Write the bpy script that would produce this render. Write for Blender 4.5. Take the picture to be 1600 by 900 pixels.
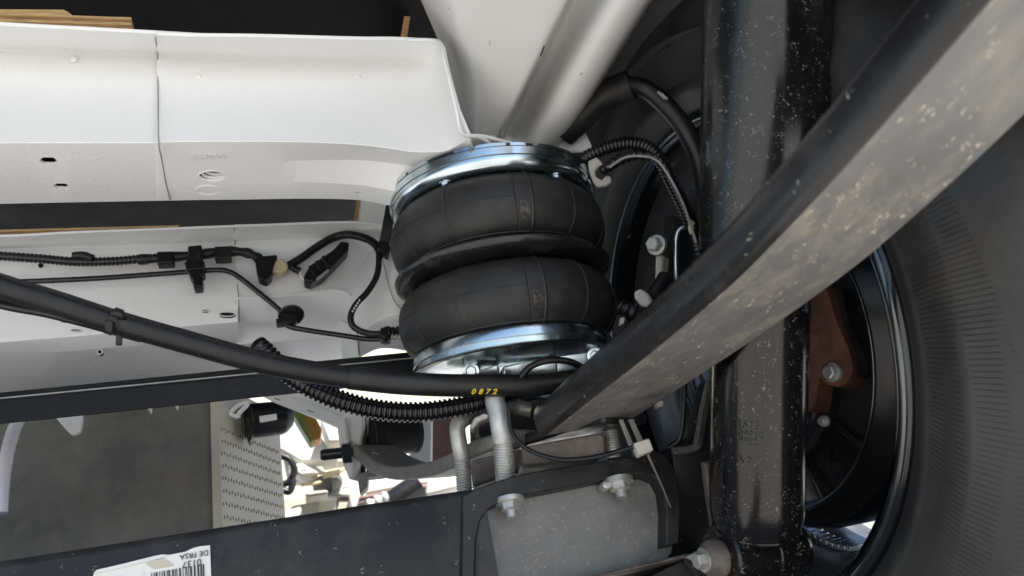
import bpy, bmesh, math, random
from mathutils import Vector, Matrix
random.seed(7)
for o in list(bpy.data.objects): bpy.data.objects.remove(o)
S = bpy.context.scene
COL = S.collection

# ------------------------------------------------------------------ camera
# vehicle frame: X to the wheel, Y forward, Z up; the camera lies low behind the axle
F = 1155.0
CAM = Vector((0, 0, .135))
RX = Vector((.9522, .0695, -.2972)).normalized()
RZ = Vector((-.1988, .8803, -.4316)); RZ = (RZ - RX*RZ.dot(RX)).normalized()
RY = RZ.cross(RX)
ROT = Matrix((RX, RY, RZ))
cd = bpy.data.cameras.new('camera'); cam = bpy.data.objects.new('camera', cd); COL.objects.link(cam)
cam.matrix_world = Matrix.Translation(CAM) @ ROT.to_4x4()
cd.lens = 36*F/1600; cd.sensor_width = 36; cd.clip_start = .01; cd.clip_end = 400
cd.dof.use_dof = True; cd.dof.focus_distance = .68; cd.dof.aperture_fstop = 9
S.camera = cam
# ------------------------------------------------------------------ sky, sun, exposure
SUN_EL, SUN_AZ = math.radians(50), math.radians(150)     # azimuth clockwise from +Y: from behind the vehicle
w = bpy.data.worlds.new('World'); S.world = w; w.use_nodes = True
nt = w.node_tree; bg = nt.nodes['Background']
sky = nt.nodes.new('ShaderNodeTexSky'); sky.sky_type = 'NISHITA'; sky.sun_disc = False
sky.sun_elevation = SUN_EL; sky.sun_rotation = SUN_AZ
nt.links.new(sky.outputs[0], bg.inputs[0]); bg.inputs[1].default_value = .085
sl = bpy.data.lights.new('sun', 'SUN'); sl.energy = 4.6; sl.angle = math.radians(.5); sl.color = (1, .965, .92)
so = bpy.data.objects.new('sun', sl); COL.objects.link(so)
sd = Vector((math.sin(SUN_AZ)*math.cos(SUN_EL), math.cos(SUN_AZ)*math.cos(SUN_EL), math.sin(SUN_EL)))
so.rotation_euler = sd.to_track_quat('Z', 'Y').to_euler(); so.location = sd*5
S.view_settings.view_transform = 'Standard'; S.view_settings.look = 'None'
S.view_settings.gamma = 1; S.view_settings.use_curve_mapping = False
S.view_settings.exposure = 1.42
S.render.engine = 'CYCLES'
S.cycles.max_bounces = 10; S.cycles.diffuse_bounces = 5; S.cycles.glossy_bounces = 5
S.cycles.use_denoising = True

# ------------------------------------------------------------------ helpers
def V(px, py, x=None, y=None, z=None, d=None):
    """world point on the sight line of photograph pixel (px, py), at a vehicle x / y / z or a distance d"""
    r = ROT @ Vector(((px-800)/F, -(py-450)/F, -1))
    t = d if d is not None else (x/r.x if x is not None else (y/r.y if y is not None else z/r.z))
    return CAM + r*t
def Q(px, py, a): return V(px, py, **a)
EX, EY, EZ = Vector((1,0,0)), Vector((0,1,0)), Vector((0,0,1))

def wloc(p):
    v = Vector((0,0,0))
    while p is not None: v += p.location; p = p.parent
    return v
def obj(name, vs, fs, mat, parent=None, smooth=True, angle=40, origin=None):
    vs = [Vector(v) for v in vs]
    if parent is None:
        c = origin or Vector((sum(v.x for v in vs)/len(vs), sum(v.y for v in vs)/len(vs), min(v.z for v in vs)))
        off = c
    else: off = wloc(parent); c = Vector((0,0,0))
    me = bpy.data.meshes.new(name); me.from_pydata([v-off for v in vs], [], fs)
    bm = bmesh.new(); bm.from_mesh(me); bmesh.ops.recalc_face_normals(bm, faces=bm.faces)
    if smooth:
        for f in bm.faces: f.smooth = True
        for e in bm.edges:
            if len(e.link_faces) == 2 and e.calc_face_angle(0) > math.radians(angle): e.smooth = False
    bm.to_mesh(me); bm.free()
    me.materials.append(M[mat] if isinstance(mat, str) else mat)
    o = bpy.data.objects.new(name, me); COL.objects.link(o)
    o.location = c
    if parent is not None: o.parent = parent
    return o
def tag(o, label, cat, group=None, kind=None):
    o['label'] = label
    if cat: o['category'] = cat
    if group: o['group'] = group
    if kind or cat: o['kind'] = kind or 'thing'
    return o
def thing(name, label, cat, loc, group=None):
    o = bpy.data.objects.new(name, None); COL.objects.link(o); o.location = Vector(loc); o.empty_display_size = .02
    return tag(o, label, cat, group)
def bevel(o, wd, seg=3, ang=30):
    m = o.modifiers.new('bevel', 'BEVEL'); m.width = wd; m.segments = seg; m.limit_method = 'ANGLE'; m.angle_limit = math.radians(ang)
    m.harden_normals = False
    return o
def cut(o, cutters):
    for c in cutters:
        m = o.modifiers.new('cut', 'BOOLEAN'); m.operation = 'DIFFERENCE'; m.object = c; m.solver = 'EXACT'
    dg = bpy.context.evaluated_depsgraph_get(); dg.update()
    me = bpy.data.meshes.new_from_object(o.evaluated_get(dg)); o.modifiers.clear(); o.data = me
    bm = bmesh.new(); bm.from_mesh(me)
    for e in bm.edges:
        if len(e.link_faces) == 2 and e.calc_face_angle(0) > math.radians(33): e.smooth = False
    bm.to_mesh(me); bm.free()
    for c in cutters: bpy.data.objects.remove(c)
    return o
def catmull(pts, n=8):
    pts = [Vector(p) for p in pts]
    if len(pts) < 3:
        return [pts[0].lerp(pts[-1], i/n) for i in range(n+1)]
    out = []; e = [pts[0]*2-pts[1]] + pts + [pts[-1]*2-pts[-2]]
    for i in range(1, len(e)-2):
        a, b, c, d = e[i-1:i+3]
        for k in range(n):
            t = k/n
            out.append(.5*((2*b)+(c-a)*t+(2*a-5*b+4*c-d)*t*t+(3*b-a-3*c+d)*t**3))
    out.append(pts[-1]); return out
def resample(pts, step):
    L = [0]
    for a, b in zip(pts, pts[1:]): L.append(L[-1]+(b-a).length)
    n = max(2, int(L[-1]/step)); out = []; j = 0
    for i in range(n+1):
        s = L[-1]*i/n
        while j < len(L)-2 and L[j+1] < s: j += 1
        t = (s-L[j])/max(1e-9, L[j+1]-L[j]); out.append(pts[j].lerp(pts[j+1], min(1, t)))
    return out, L[-1]
def frames(pts, up=None):
    T = [(pts[min(i+1, len(pts)-1)]-pts[max(i-1, 0)]).normalized() for i in range(len(pts))]
    n = (up or (EZ if abs(T[0].z) < .9 else EX)); n = (n-T[0]*n.dot(T[0])).normalized(); N = []
    for t in T:
        if up is not None: n = up
        n = (n-t*n.dot(t)).normalized(); N.append(n)
    return T, N
def tube(name, pts, r, mat, parent=None, seg=14, n=8, corr=None, step=None, rf=None, caps=True, raw=False):
    """round tube through points; corr=(depth, pitch) makes it corrugated; rf(t) scales its radius"""
    p = [Vector(q) for q in pts] if raw else catmull(pts, n)
    if corr: step = corr[1]/6
    if step: p, L = resample(p, step)
    T, N = frames(p); vs, fs = [], []; s = 0
    for i, q in enumerate(p):
        if i: s += (q-p[i-1]).length
        rr = r*(rf(i/(len(p)-1)) if rf else 1)
        if corr:
            ph = (s/corr[1]) % 1; rr -= corr[0]*(0 if ph < .5 else (1 if .58 < ph < .92 else .5))
        B = T[i].cross(N[i])
        for k in range(seg):
            a = 2*math.pi*k/seg; vs.append(q+(N[i]*math.cos(a)+B*math.sin(a))*rr)
    for i in range(len(p)-1):
        for k in range(seg):
            k2 = (k+1) % seg; fs.append((i*seg+k, i*seg+k2, (i+1)*seg+k2, (i+1)*seg+k))
    if caps: fs.append(tuple(range(seg))); fs.append(tuple(range((len(p)-1)*seg, len(p)*seg)))
    return obj(name, vs, fs, mat, parent, angle=50)
def sweep(name, pts, prof, up, mat, parent=None, scale=None, bev=0, n=6, raw=False):
    """closed 2-D profile (side, up) carried along a path"""
    p = [Vector(q) for q in pts] if raw else catmull(pts, n)
    T, N = frames(p, up); vs, fs = [], []; m = len(prof)
    for i, q in enumerate(p):
        s = scale(i/(len(p)-1)) if scale else (1, 1)
        B = T[i].cross(N[i])
        for (a, b) in prof: vs.append(q+B*(a*s[0])+N[i]*(b*s[1]))
    for i in range(len(p)-1):
        for k in range(m):
            k2 = (k+1) % m; fs.append((i*m+k, i*m+k2, (i+1)*m+k2, (i+1)*m+k))
    fs.append(tuple(range(m))); fs.append(tuple(range((len(p)-1)*m, len(p)*m)))
    o = obj(name, vs, fs, mat, parent, angle=35)
    if bev: bevel(o, bev)
    return o
def lathe(name, O, A, prof, mat, parent=None, seg=64, angle=40, a0=0, a1=360, ref=None):
    O = Vector(O); A = Vector(A).normalized(); n = ref or (EZ if abs(A.z) < .9 else EY); n = (n-A*n.dot(A)).normalized(); b = A.cross(n)
    full = abs(a1-a0-360) < 1e-6; ns = seg if full else seg+1
    vs, fs = [], []; m = len(prof)
    for i in range(ns):
        a = math.radians(a0+(a1-a0)*i/seg)
        for r, h in prof: vs.append(O+A*h+(n*math.cos(a)+b*math.sin(a))*max(r, 1e-5))
    for i in range(seg):
        j = (i+1) % ns
        for k in range(m-1): fs.append((i*m+k, j*m+k, j*m+k+1, i*m+k+1))
    o = obj(name, vs, fs, mat, parent, angle=angle)
    if parent is None: pass
    return o
def plate(name, pts, ext, mat, parent=None, bev=.0015, seg=2, smooth=True):
    """polygon of world points made solid along the vector ext"""
    pts = [Vector(p) for p in pts]; n = len(pts); ext = Vector(ext)
    vs = pts+[p+ext for p in pts]
    fs = [tuple(range(n)), tuple(range(2*n-1, n-1, -1))]+[(i, (i+1) % n, n+(i+1) % n, n+i) for i in range(n)]
    o = obj(name, vs, fs, mat, parent, smooth, angle=28)
    if bev: bevel(o, bev, seg)
    return o
def ppl(name, pix, at, ext, mat, parent=None, bev=.0015, rnd=0):
    if rnd: pix = roundpoly(pix, rnd)
    return plate(name, [Q(a, b, at) for a, b in pix], ext, mat, parent, bev)
def roundpoly(pts, r, n=4):
    out = []; m = len(pts)
    for i in range(m):
        p0, p, p1 = Vector(pts[i-1]), Vector(pts[i]), Vector(pts[(i+1) % m])
        a, b = p0-p, p1-p; rr = min(r, a.length*.45, b.length*.45)
        a, b = p+a.normalized()*rr, p+b.normalized()*rr
        for k in range(n+1):
            t = k/n; q = a*(1-t)**2+p*2*t*(1-t)+b*t*t; out.append((q.x, q.y))
    return out
def ellipse(cx, cy, rx, ry, n=20, rot=0):
    c, s = math.cos(rot), math.sin(rot)
    return [(cx+rx*math.cos(2*math.pi*i/n)*c-ry*math.sin(2*math.pi*i/n)*s, cy+rx*math.cos(2*math.pi*i/n)*s+ry*math.sin(2*math.pi*i/n)*c) for i in range(n)]
def box(name, c, ax, ay, az, mat, parent=None, bev=.001):
    c, ax, ay, az = Vector(c), Vector(ax), Vector(ay), Vector(az)
    vs = [c+ax*i+ay*j+az*k for i in (-.5, .5) for j in (-.5, .5) for k in (-.5, .5)]
    fs = [(0,1,3,2), (4,6,7,5), (0,4,5,1), (2,3,7,6), (0,2,6,4), (1,5,7,3)]
    o = obj(name, vs, fs, mat, parent)
    if bev: bevel(o, bev, 2)
    return o
def sheet(name, cols, th, mat, parent=None, bev=.004, sm=4, out=None):
    """pressed sheet: columns of fold points, smoothed along its length and given thickness"""
    rows = len(cols[0]); lines = [catmull([c[j] for c in cols], sm) for j in range(rows)]
    n = len(lines[0]); vs = [lines[j][i] for i in range(n) for j in range(rows)]
    fs = [(i*rows+j, (i+1)*rows+j, (i+1)*rows+j+1, i*rows+j+1) for i in range(n-1) for j in range(rows-1)]
    o = obj(name, vs, fs, mat, parent, angle=60)
    # thickness goes away from the camera
    me = o.data; q = me.polygons[len(me.polygons)//2]; c = q.center+wloc(o)
    if q.normal.dot(CAM-c) < 0: me.flip_normals()
    m = o.modifiers.new('solid', 'SOLIDIFY'); m.thickness = th; m.offset = -1
    if bev: bevel(o, bev, 4, 12)
    return o
def text(name, body, pos, xdir, ydir, size, mat, parent=None, depth=.0003, shear=0, spacing=1):
    cu = bpy.data.curves.new(name, 'FONT'); cu.body = body; cu.size = size; cu.extrude = depth; cu.shear = shear; cu.space_character = spacing
    t = bpy.data.objects.new(name, cu); COL.objects.link(t)
    dg = bpy.context.evaluated_depsgraph_get(); dg.update()
    me = bpy.data.meshes.new_from_object(t.evaluated_get(dg)); bpy.data.objects.remove(t)
    x = Vector(xdir).normalized(); y = Vector(ydir); y = (y-x*y.dot(x)).normalized(); z = x.cross(y)
    off = wloc(parent)
    for v in me.vertices: v.co = Vector(pos)+x*v.co.x+y*v.co.y+z*v.co.z-off
    me.materials.clear(); me.materials.append(M[mat])
    o = bpy.data.objects.new(name, me); COL.objects.link(o)
    if parent is not None: o.parent = parent
    return o
def bolt(name, pos, axis, s, mat, parent=None, h=.55, washer=True, stub=0):
    """hexagon bolt head on its washer, s = across corners"""
    A = Vector(axis).normalized(); n = EZ if abs(A.z) < .9 else EY; n = (n-A*n.dot(A)).normalized(); b = A.cross(n); pos = Vector(pos)
    vs, fs = [], []
    def ring(r, hh, k, ph=0):
        i0 = len(vs)
        for i in range(k): a = 2*math.pi*i/k+ph; vs.append(pos+A*hh+(n*math.cos(a)+b*math.sin(a))*r)
        return list(range(i0, i0+k))
    def skin(a, b2):
        k = len(a)
        for i in range(k): fs.append((a[i], a[(i+1) % k], b2[(i+1) % k], b2[i]))
    z0 = 0
    if washer:
        w0, w1, w2 = ring(s*.68, -.002, 24), ring(s*.68, s*.1, 24), ring(s*.3, s*.14, 24)
        skin(w0, w1); skin(w1, w2); fs.append(tuple(w2)); z0 = s*.1
    h0, h1, h2 = ring(s*.5, z0-.001, 6), ring(s*.5, z0+s*h*.85, 6), ring(s*.4, z0+s*h, 6)
    skin(h0, h1); skin(h1, h2); fs.append(tuple(h2))
    if stub:
        a, b2, c = ring(s*.26, z0+s*h-.001, 16), ring(s*.26, z0+s*h+stub*.9, 16), ring(s*.2, z0+s*h+stub, 16)
        skin(a, b2); skin(b2, c); fs.append(tuple(c))
    return obj(name, vs, fs, mat, parent, angle=25)

# ------------------------------------------------------------------ materials
M = {}
def mat(name, col, rough=.5, metal=0, var=.12, vscale=8, bump=None, specks=None, dust=None, coat=0, rvar=.1, stretch=None, trans=0, spec=.5):
    m = bpy.data.materials.new(name); m.use_nodes = True; t = m.node_tree; N = t.nodes; L = t.links; b = N['Principled BSDF']
    tc = N.new('ShaderNodeTexCoord'); src = tc.outputs['Object']
    if stretch:
        mp = N.new('ShaderNodeMapping'); mp.inputs['Scale'].default_value = stretch; L.new(src, mp.inputs[0]); src = mp.outputs[0]
    def noise(sc, det=4, rg=.6):
        n = N.new('ShaderNodeTexNoise'); n.inputs['Scale'].default_value = sc; n.inputs['Detail'].default_value = det; n.inputs['Roughness'].default_value = rg
        L.new(src, n.inputs['Vector']); return n.outputs['Fac']
    def ramp(v, a, c):
        r = N.new('ShaderNodeMapRange'); r.inputs[1].default_value = a; r.inputs[2].default_value = c; r.clamp = True; L.new(v, r.inputs[0]); return r.outputs[0]
    def mix(f, a, c):
        x = N.new('ShaderNodeMix'); x.data_type = 'RGBA'; L.new(f, x.inputs[0])
        for i, q in ((6, a), (7, c)):
            if isinstance(q, (tuple, list)): x.inputs[i].default_value = (*q, 1)
            else: L.new(q, x.inputs[i])
        return x.outputs[2]
    n1 = noise(vscale)
    c = mix(ramp(n1, .3, .7), tuple(v*(1-var) for v in col), tuple(min(1, v*(1+var)) for v in col))
    rv = N.new('ShaderNodeMapRange'); rv.inputs[1].default_value = .3; rv.inputs[2].default_value = .7
    rv.inputs[3].default_value = max(0, rough-rvar); rv.inputs[4].default_value = min(1, rough+rvar); L.new(noise(vscale*2.3), rv.inputs[0]); rough_out = rv.outputs[0]
    def mixv(f, a, val):
        x = N.new('ShaderNodeMix'); L.new(f, x.inputs[0]); L.new(a, x.inputs[2]); x.inputs[3].default_value = val; return x.outputs[0]
    metal_out = None
    if dust:      # (colour, scale, low, high): dried road dust in soft patches
        f = ramp(noise(dust[1], 8, .75), dust[2], dust[3]); c = mix(f, c, dust[0]); rough_out = mixv(f, rough_out, .85)
        metal_out = f
    if specks:    # (colour, scale, size, share): splashes of mud and chips
        vo = N.new('ShaderNodeTexVoronoi'); vo.inputs['Scale'].default_value = specks[1]; vo.inputs['Randomness'].default_value = 1
        dn = N.new('ShaderNodeTexNoise'); dn.inputs['Scale'].default_value = specks[1]*1.3; L.new(src, dn.inputs['Vector'])
        ad = N.new('ShaderNodeVectorMath'); ad.operation = 'MULTIPLY_ADD'; ad.inputs[1].default_value = (.012,)*3; L.new(dn.outputs['Color'], ad.inputs[0]); L.new(src, ad.inputs[2])
        L.new(ad.outputs[0], vo.inputs['Vector'])
        sp = N.new('ShaderNodeSeparateColor'); L.new(vo.outputs['Color'], sp.inputs[0])
        mu = N.new('ShaderNodeMath'); mu.operation = 'MULTIPLY'; mu.inputs[1].default_value = specks[2]; L.new(sp.outputs[1], mu.inputs[0])
        lt = N.new('ShaderNodeMath'); lt.operation = 'LESS_THAN'; L.new(vo.outputs['Distance'], lt.inputs[0]); L.new(mu.outputs[0], lt.inputs[1])
        gt = N.new('ShaderNodeMath'); gt.operation = 'LESS_THAN'; L.new(sp.outputs[0], gt.inputs[0]); gt.inputs[1].default_value = specks[3]
        f = N.new('ShaderNodeMath'); f.operation = 'MULTIPLY'; L.new(lt.outputs[0], f.inputs[0]); L.new(gt.outputs[0], f.inputs[1])
        c = mix(f.outputs[0], c, specks[0]); rough_out = mixv(f.outputs[0], rough_out, .8)
    L.new(c, b.inputs['Base Color']); L.new(rough_out, b.inputs['Roughness'])
    b.inputs['Metallic'].default_value = metal
    if metal and metal_out:
        x = N.new('ShaderNodeMapRange'); x.inputs[3].default_value = metal; x.inputs[4].default_value = 0; L.new(metal_out, x.inputs[0]); L.new(x.outputs[0], b.inputs['Metallic'])
    b.inputs['Coat Weight'].default_value = coat; b.inputs['Coat Roughness'].default_value = .12
    b.inputs['Specular IOR Level'].default_value = spec
    if trans: b.inputs['Transmission Weight'].default_value = trans
    if bump:
        prev = None
        for (sc, st, ds) in bump:
            bu = N.new('ShaderNodeBump'); bu.inputs['Strength'].default_value = st; bu.inputs['Distance'].default_value = ds; L.new(noise(sc, 3), bu.inputs['Height'])
            if prev: L.new(prev, bu.inputs['Normal'])
            prev = bu.outputs[0]
        L.new(prev, b.inputs['Normal'])
    M[name] = m; return m
MUD = (.42, .36, .27)
mat('white_paint', (.75, .752, .75), .27, var=.035, vscale=1.6, rvar=.03, bump=[(90, .06, .001)], specks=((.25, .2, .15), 45, .10, .03))
mat('white_peel', (.755, .755, .745), .30, var=.035, vscale=1.6, rvar=.03, bump=[(420, .35, .0012)], specks=((.3, .27, .22), 60, .09, .04))
mat('rail_paint', (.80, .79, .77), .24, var=.02, vscale=4, rvar=.03, bump=[(60, .06, .001)], specks=((.16, .13, .09), 140, .22, .08))
mat('zinc', (.56, .63, .66), .2, 1, var=.16, vscale=20, rvar=.09, bump=[(220, .06, .0006), (35, .05, .001)])
mat('rubber', (.017, .0165, .016), .5, var=.25, vscale=30, bump=[(500, .12, .0005), (40, .05, .001)], dust=((.07, .064, .056), 40, .52, .95), spec=.4)
mat('rubber_glint', (.03, .028, .025), .35, var=.4, vscale=200, dust=((.20, .155, .10), 300, .5, .75), bump=[(400, .2, .0006)])  # golden tint is a light glint put into the rubber colour
mat('black_hoop', (.012, .012, .012), .28, var=.2, vscale=20, dust=((.08, .075, .07), 25, .55, .95))
mat('shock_paint', (.005, .005, .0055), .18, var=.3, vscale=30, specks=((.36, .33, .27), 430, .36, .2), dust=((.022, .02, .018), 26, .58, 1.1), rvar=.04, spec=.5)
mat('shock_cover', (.008, .0083, .009), .19, var=.3, vscale=18, specks=((.40, .37, .32), 440, .36, .2), dust=((.028, .027, .026), 22, .55, 1.1), spec=.55, rvar=.07)
mat('leaf_paint', (.016, .016, .017), .3, var=.25, vscale=12, dust=((.08, .073, .065), 30, .52, 1.0), specks=(MUD, 240, .3, .07), spec=.4)
mat('leaf_dust', (.14, .138, .135), .5, var=.2, vscale=30, dust=((.29, .25, .19), 60, .49, .84), specks=((.5, .44, .35), 380, .5, .13), bump=[(160, .3, .002), (20, .1, .003)], stretch=(1, .45, 1))
mat('axle_paint', (.016, .0165, .0175), .4, spec=.35, var=.3, vscale=8, dust=((.075, .071, .066), 16, .48, .95), specks=((.26, .24, .2), 320, .36, .05), bump=[(70, .05, .002)])
mat('bar_black', (.007, .007, .0075), .45, spec=.3, var=.3, vscale=20, dust=((.06, .056, .05), 30, .56, 1))
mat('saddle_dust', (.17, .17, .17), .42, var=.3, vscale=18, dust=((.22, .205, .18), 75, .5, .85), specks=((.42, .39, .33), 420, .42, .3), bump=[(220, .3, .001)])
mat('saddle_paint', (.03, .03, .03), .42, var=.3, vscale=18, dust=((.13, .115, .095), 30, .46, .85), specks=((.5, .45, .36), 220, .35, .2), bump=[(160, .25, .001)])
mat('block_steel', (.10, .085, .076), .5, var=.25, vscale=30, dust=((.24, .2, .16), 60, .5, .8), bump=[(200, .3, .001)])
mat('galvanised', (.52, .52, .5), .45, .7, var=.18, vscale=60, dust=((.36, .35, .32), 80, .5, .85), bump=[(260, .25, .001)])
mat('grey_bolt', (.42, .42, .40), .42, .6, var=.2, vscale=70, dust=((.38, .35, .3), 80, .5, .9))
mat('black_plastic', (.008, .008, .009), .36, spec=.35, var=.25, vscale=25, dust=((.06, .058, .055), 30, .56, 1))
mat('conduit', (.008, .008, .009), .22, var=.2, vscale=20, rvar=.04)
mat('hose_rubber', (.010, .010, .0105), .4, spec=.4, var=.25, vscale=30, dust=((.07, .066, .06), 35, .55, 1), bump=[(300, .08, .0006)])
mat('braided', (.009, .009, .0095), .38, spec=.4, var=.2, vscale=30, bump=[(90, .1, .0006)])
mat('pipe_coat', (.012, .013, .015), .25, var=.2, vscale=25)
mat('tape_beige', (.52, .44, .27), .7, var=.2, vscale=60, bump=[(160, .3, .001)])
mat('white_print', (.7, .7, .7), .6, var=.05)
mat('yellow_print', (.72, .53, .04), .6, var=.15, vscale=200, dust=((.06, .05, .02), 700, .55, .7))
mat('clear_tube', (.62, .62, .68), .25, var=.06, vscale=20)
mat('tyre', (.027, .0262, .0255), .5, var=.25, vscale=12, dust=((.085, .078, .07), 14, .46, .95), bump=[(300, .1, .0008)])
mat('rim_black', (.010, .0105, .012), .16, var=.2, vscale=15, specks=((.35, .33, .3), 90, .16, .12), rvar=.05, coat=.4)
mat('rim_edge', (.12, .125, .13), .14, .9, var=.2, vscale=20, rvar=.04)
mat('drum_black', (.012, .012, .013), .24, var=.2, vscale=20, rvar=.05)
mat('rust_red', (.10, .032, .016), .7, var=.45, vscale=35, dust=((.03, .02, .016), 45, .42, .7), bump=[(150, .5, .0015)])
mat('weights', (.50, .54, .6), .3, .9, var=.12, vscale=60)
mat('wood', (.5, .32, .15), .65, var=.3, vscale=40, stretch=(1, 6, 30))
mat('floor_black', (.005, .0055, .0065), .6, var=.3, vscale=10, spec=.25)
mat('tank_grey', (.085, .083, .079), .55, var=.25, vscale=9, dust=((.22, .20, .17), 7, .4, .8), bump=[(260, .2, .0008)])
mat('shield', (.52, .48, .40), .6, 0, var=.1, vscale=14, bump=[(40, .1, .002)])
mat('dimple', (.20, .18, .15), .7)
mat('seam_grey', (.22, .21, .2), .6)
mat('rim_grey', (.13, .13, .135), .35, .6, var=.1, vscale=14, dust=((.25, .22, .19), 20, .5, .9))
mat('cab_white', (.52, .50, .45), .45, var=.08, vscale=5)
mat('cab_cream', (.46, .42, .33), .5, var=.1, vscale=5)
mat('cream', (.80, .76, .66), .45, var=.06, vscale=6, bump=[(14, .2, .006)])
mat('white_body', (.78, .78, .76), .35, var=.04, vscale=6, bump=[(60, .05, .001)])
mat('front_leaf', (.23, .22, .2), .48, .3, var=.2, vscale=40, dust=((.33, .31, .27), 60, .45, .8), bump=[(160, .25, .001)])
mat('primer_brown', (.19, .115, .10), .6, var=.12, vscale=14)
mat('orange_part', (.55, .27, .05), .5, var=.2, vscale=30)
mat('olive_part', (.26, .28, .08), .5, var=.2, vscale=30)
mat('paper', (.72, .72, .70), .6, var=.06, vscale=40, dust=((.3, .29, .27), 60, .6, .85))
mat('ink', (.03, .03, .03), .6)
mat('asphalt', (.47, .455, .43), .85, var=.15, vscale=3, bump=[(60, .4, .01)])
mat('pale_tape', (.40, .385, .35), .55, var=.12, vscale=60)
mat('liner', (.013, .0135, .015), .5, var=.3, vscale=7)
mat('wrap', (.42, .40, .36), .5, var=.12, vscale=30, bump=[(60, .3, .003)])

# ------------------------------------------------------------------ ground
g = obj('ground', [(-150, -150, 0), (150, -150, 0), (150, 150, 0), (-150, 150, 0)], [(0, 1, 2, 3)], 'asphalt', smooth=False)
tag(g, 'light grey concrete yard under the vehicle', None, kind='structure')

# ------------------------------------------------------------------ van floor, boards
FLZ = .66
fl = box('cargo_floor', (-.34, .6, CAM.z+FLZ+.015), (2.12, 0, 0), (0, 1.4, 0), (0, 0, .03), 'floor_black', bev=0)
tag(fl, 'black underside of the cargo floor above the crossmembers', None, kind='structure')
def wood_board(px, at, ext, label, nt=0):
    t = thing('plywood_board', label, 'board', Q(*px[0], at), 'plywood edges above the crossmembers')
    n = 5
    (x0, y0), (x1, y1), (x2, y2), (x3, y3) = px     # top-left, top-right, bottom-right, bottom-left
    for i in range(n):
        a, b = i/n, (i+1)/n-.02
        q = [(x0+(x3-x0)*a, y0+(y3-y0)*a), (x1+(x2-x1)*a, y1+(y2-y1)*a), (x1+(x2-x1)*b, y1+(y2-y1)*b), (x0+(x3-x0)*b, y0+(y3-y0)*b)]
        if nt and i == 0:     # the notch in the top veneer
            q = [q[0], (nt-8, q[0][1]+1), (nt, q[3][1]), (nt+6, q[1][1]-3), q[1], q[2], q[3]]
        ppl('ply', q, at, Vector(ext)+Vector((0, (i % 2)*.002, 0)), mat_ply[i % 2], t, bev=0)
mat('ply_light', (.56, .38, .19), .65, var=.3, vscale=60, stretch=(1, 6, 6))
mat('ply_dark', (.33, .19, .085), .65, var=.3, vscale=60, stretch=(1, 6, 6))
mat_ply = ['ply_light', 'ply_dark']
wood_board([(-120, 14), (205, 27), (206, 48), (-120, 42)], dict(y=.56), (0, .05, 0), 'notched plywood board edge above the nearer white crossmember', nt=107)
wood_board([(-120, 362), (279, 352), (280, 366), (-120, 382)], dict(y=.83), (0, .1, 0), 'longer plywood board edge behind the farther white crossmember')

# ------------------------------------------------------------------ nearer crossmember
def xcols(tab, ys):
    cols = []
    for px, prow in tab:
        cols.append([V(px+(q[1] if isinstance(q, tuple) else 0), q[0] if isinstance(q, tuple) else q, y=yy) for q, yy in zip(prow, ys(px))])
    return cols
cm = thing('frame_crossmember', 'nearer white painted steel crossmember bolted over the air spring', 'crossmember', V(245, 315, y=.56))
tab = [(-260, (22, 70, 225, 326)), (-120, (32, 74, 224, 322)), (0, (40, 78, 223, 319)), (150, (48, 83, 223, 316)), (310, (57, 88, 223, 313))]
left = sheet('side_panel', xcols(tab, lambda p: (.455, .500, .488, .562)), .003, 'white_peel', cm, bev=.007)
tabR = [(245, (55, 84, 222, 312)), (300, (57, 88, 221, 313)), (400, (58, 93, 221, 312)), (480, (60, 95, 222, 311)), (560, (62, 97, 226, 313)),
        (610, (62, 97, 232, 322)), (645, (63, 99, 237, 326))]
def ysR(p):
    k = max(0, (p-520)/180)
    return (.452-.0*k, .496-.012*k*k, .484-.004*k, .560-.012*k)
scols = [[c[0], c[1], c[1].lerp(c[2], .5), c[2], c[2].lerp(c[3], .36)+EZ*.008*k_, c[2].lerp(c[3], .66)-EZ*.003*k_, c[3]] for c, k_ in zip(xcols(tabR, ysR), (0, 0, .1, .45, .8, 1, 1))]
scols += [[V(672, 64, y=.448), V(674, 103, y=.478), V(682, 165, y=.476), V(694, 236, y=.473), V(692, 262, y=.500), V(692, 290, y=.524), V(692, 328, y=.552)],
          [V(685, 66, y=.441), V(691, 104, y=.452), V(707, 165, y=.455), V(722, 222, y=.462), V(726, 255, y=.492), V(732, 290, y=.522), V(740, 330, y=.552)],
          [V(690, 74, y=.432), V(697, 110, y=.434), V(714, 172, y=.440), V(732, 214, y=.452), V(745, 252, y=.487), V(757, 290, y=.522), V(770, 330, y=.552)]]
sleeve = sheet('sleeve', scols, .003, 'white_peel', cm, bev=.006)
tube('rolled_lip', [V(640, 62, y=.449), V(676, 63, y=.444), V(688, 68, y=.436), V(693, 90, y=.431), V(703, 130, y=.433), V(713, 172, y=.438), V(722, 208, y=.448), V(748, 213, y=.455), V(765, 224, y=.465)], .0016, 'white_paint', cm, seg=8)
# pressed seat flowing from the sleeve down to the air spring
seat = [[V(722, 219, y=.4635), V(722, 245, y=.488), V(725, 270, y=.517), V(735, 330, y=.550)],
        [V(748, 213, y=.459), V(752, 234, y=.482), V(755, 262, y=.515), V(760, 330, y=.556)],
        [V(800, 226, y=.468), V(805, 240, y=.490), V(810, 265, y=.515), V(820, 330, y=.556)]]
sheet('spring_seat', seat, .003, 'white_paint', cm, bev=.003)
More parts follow.
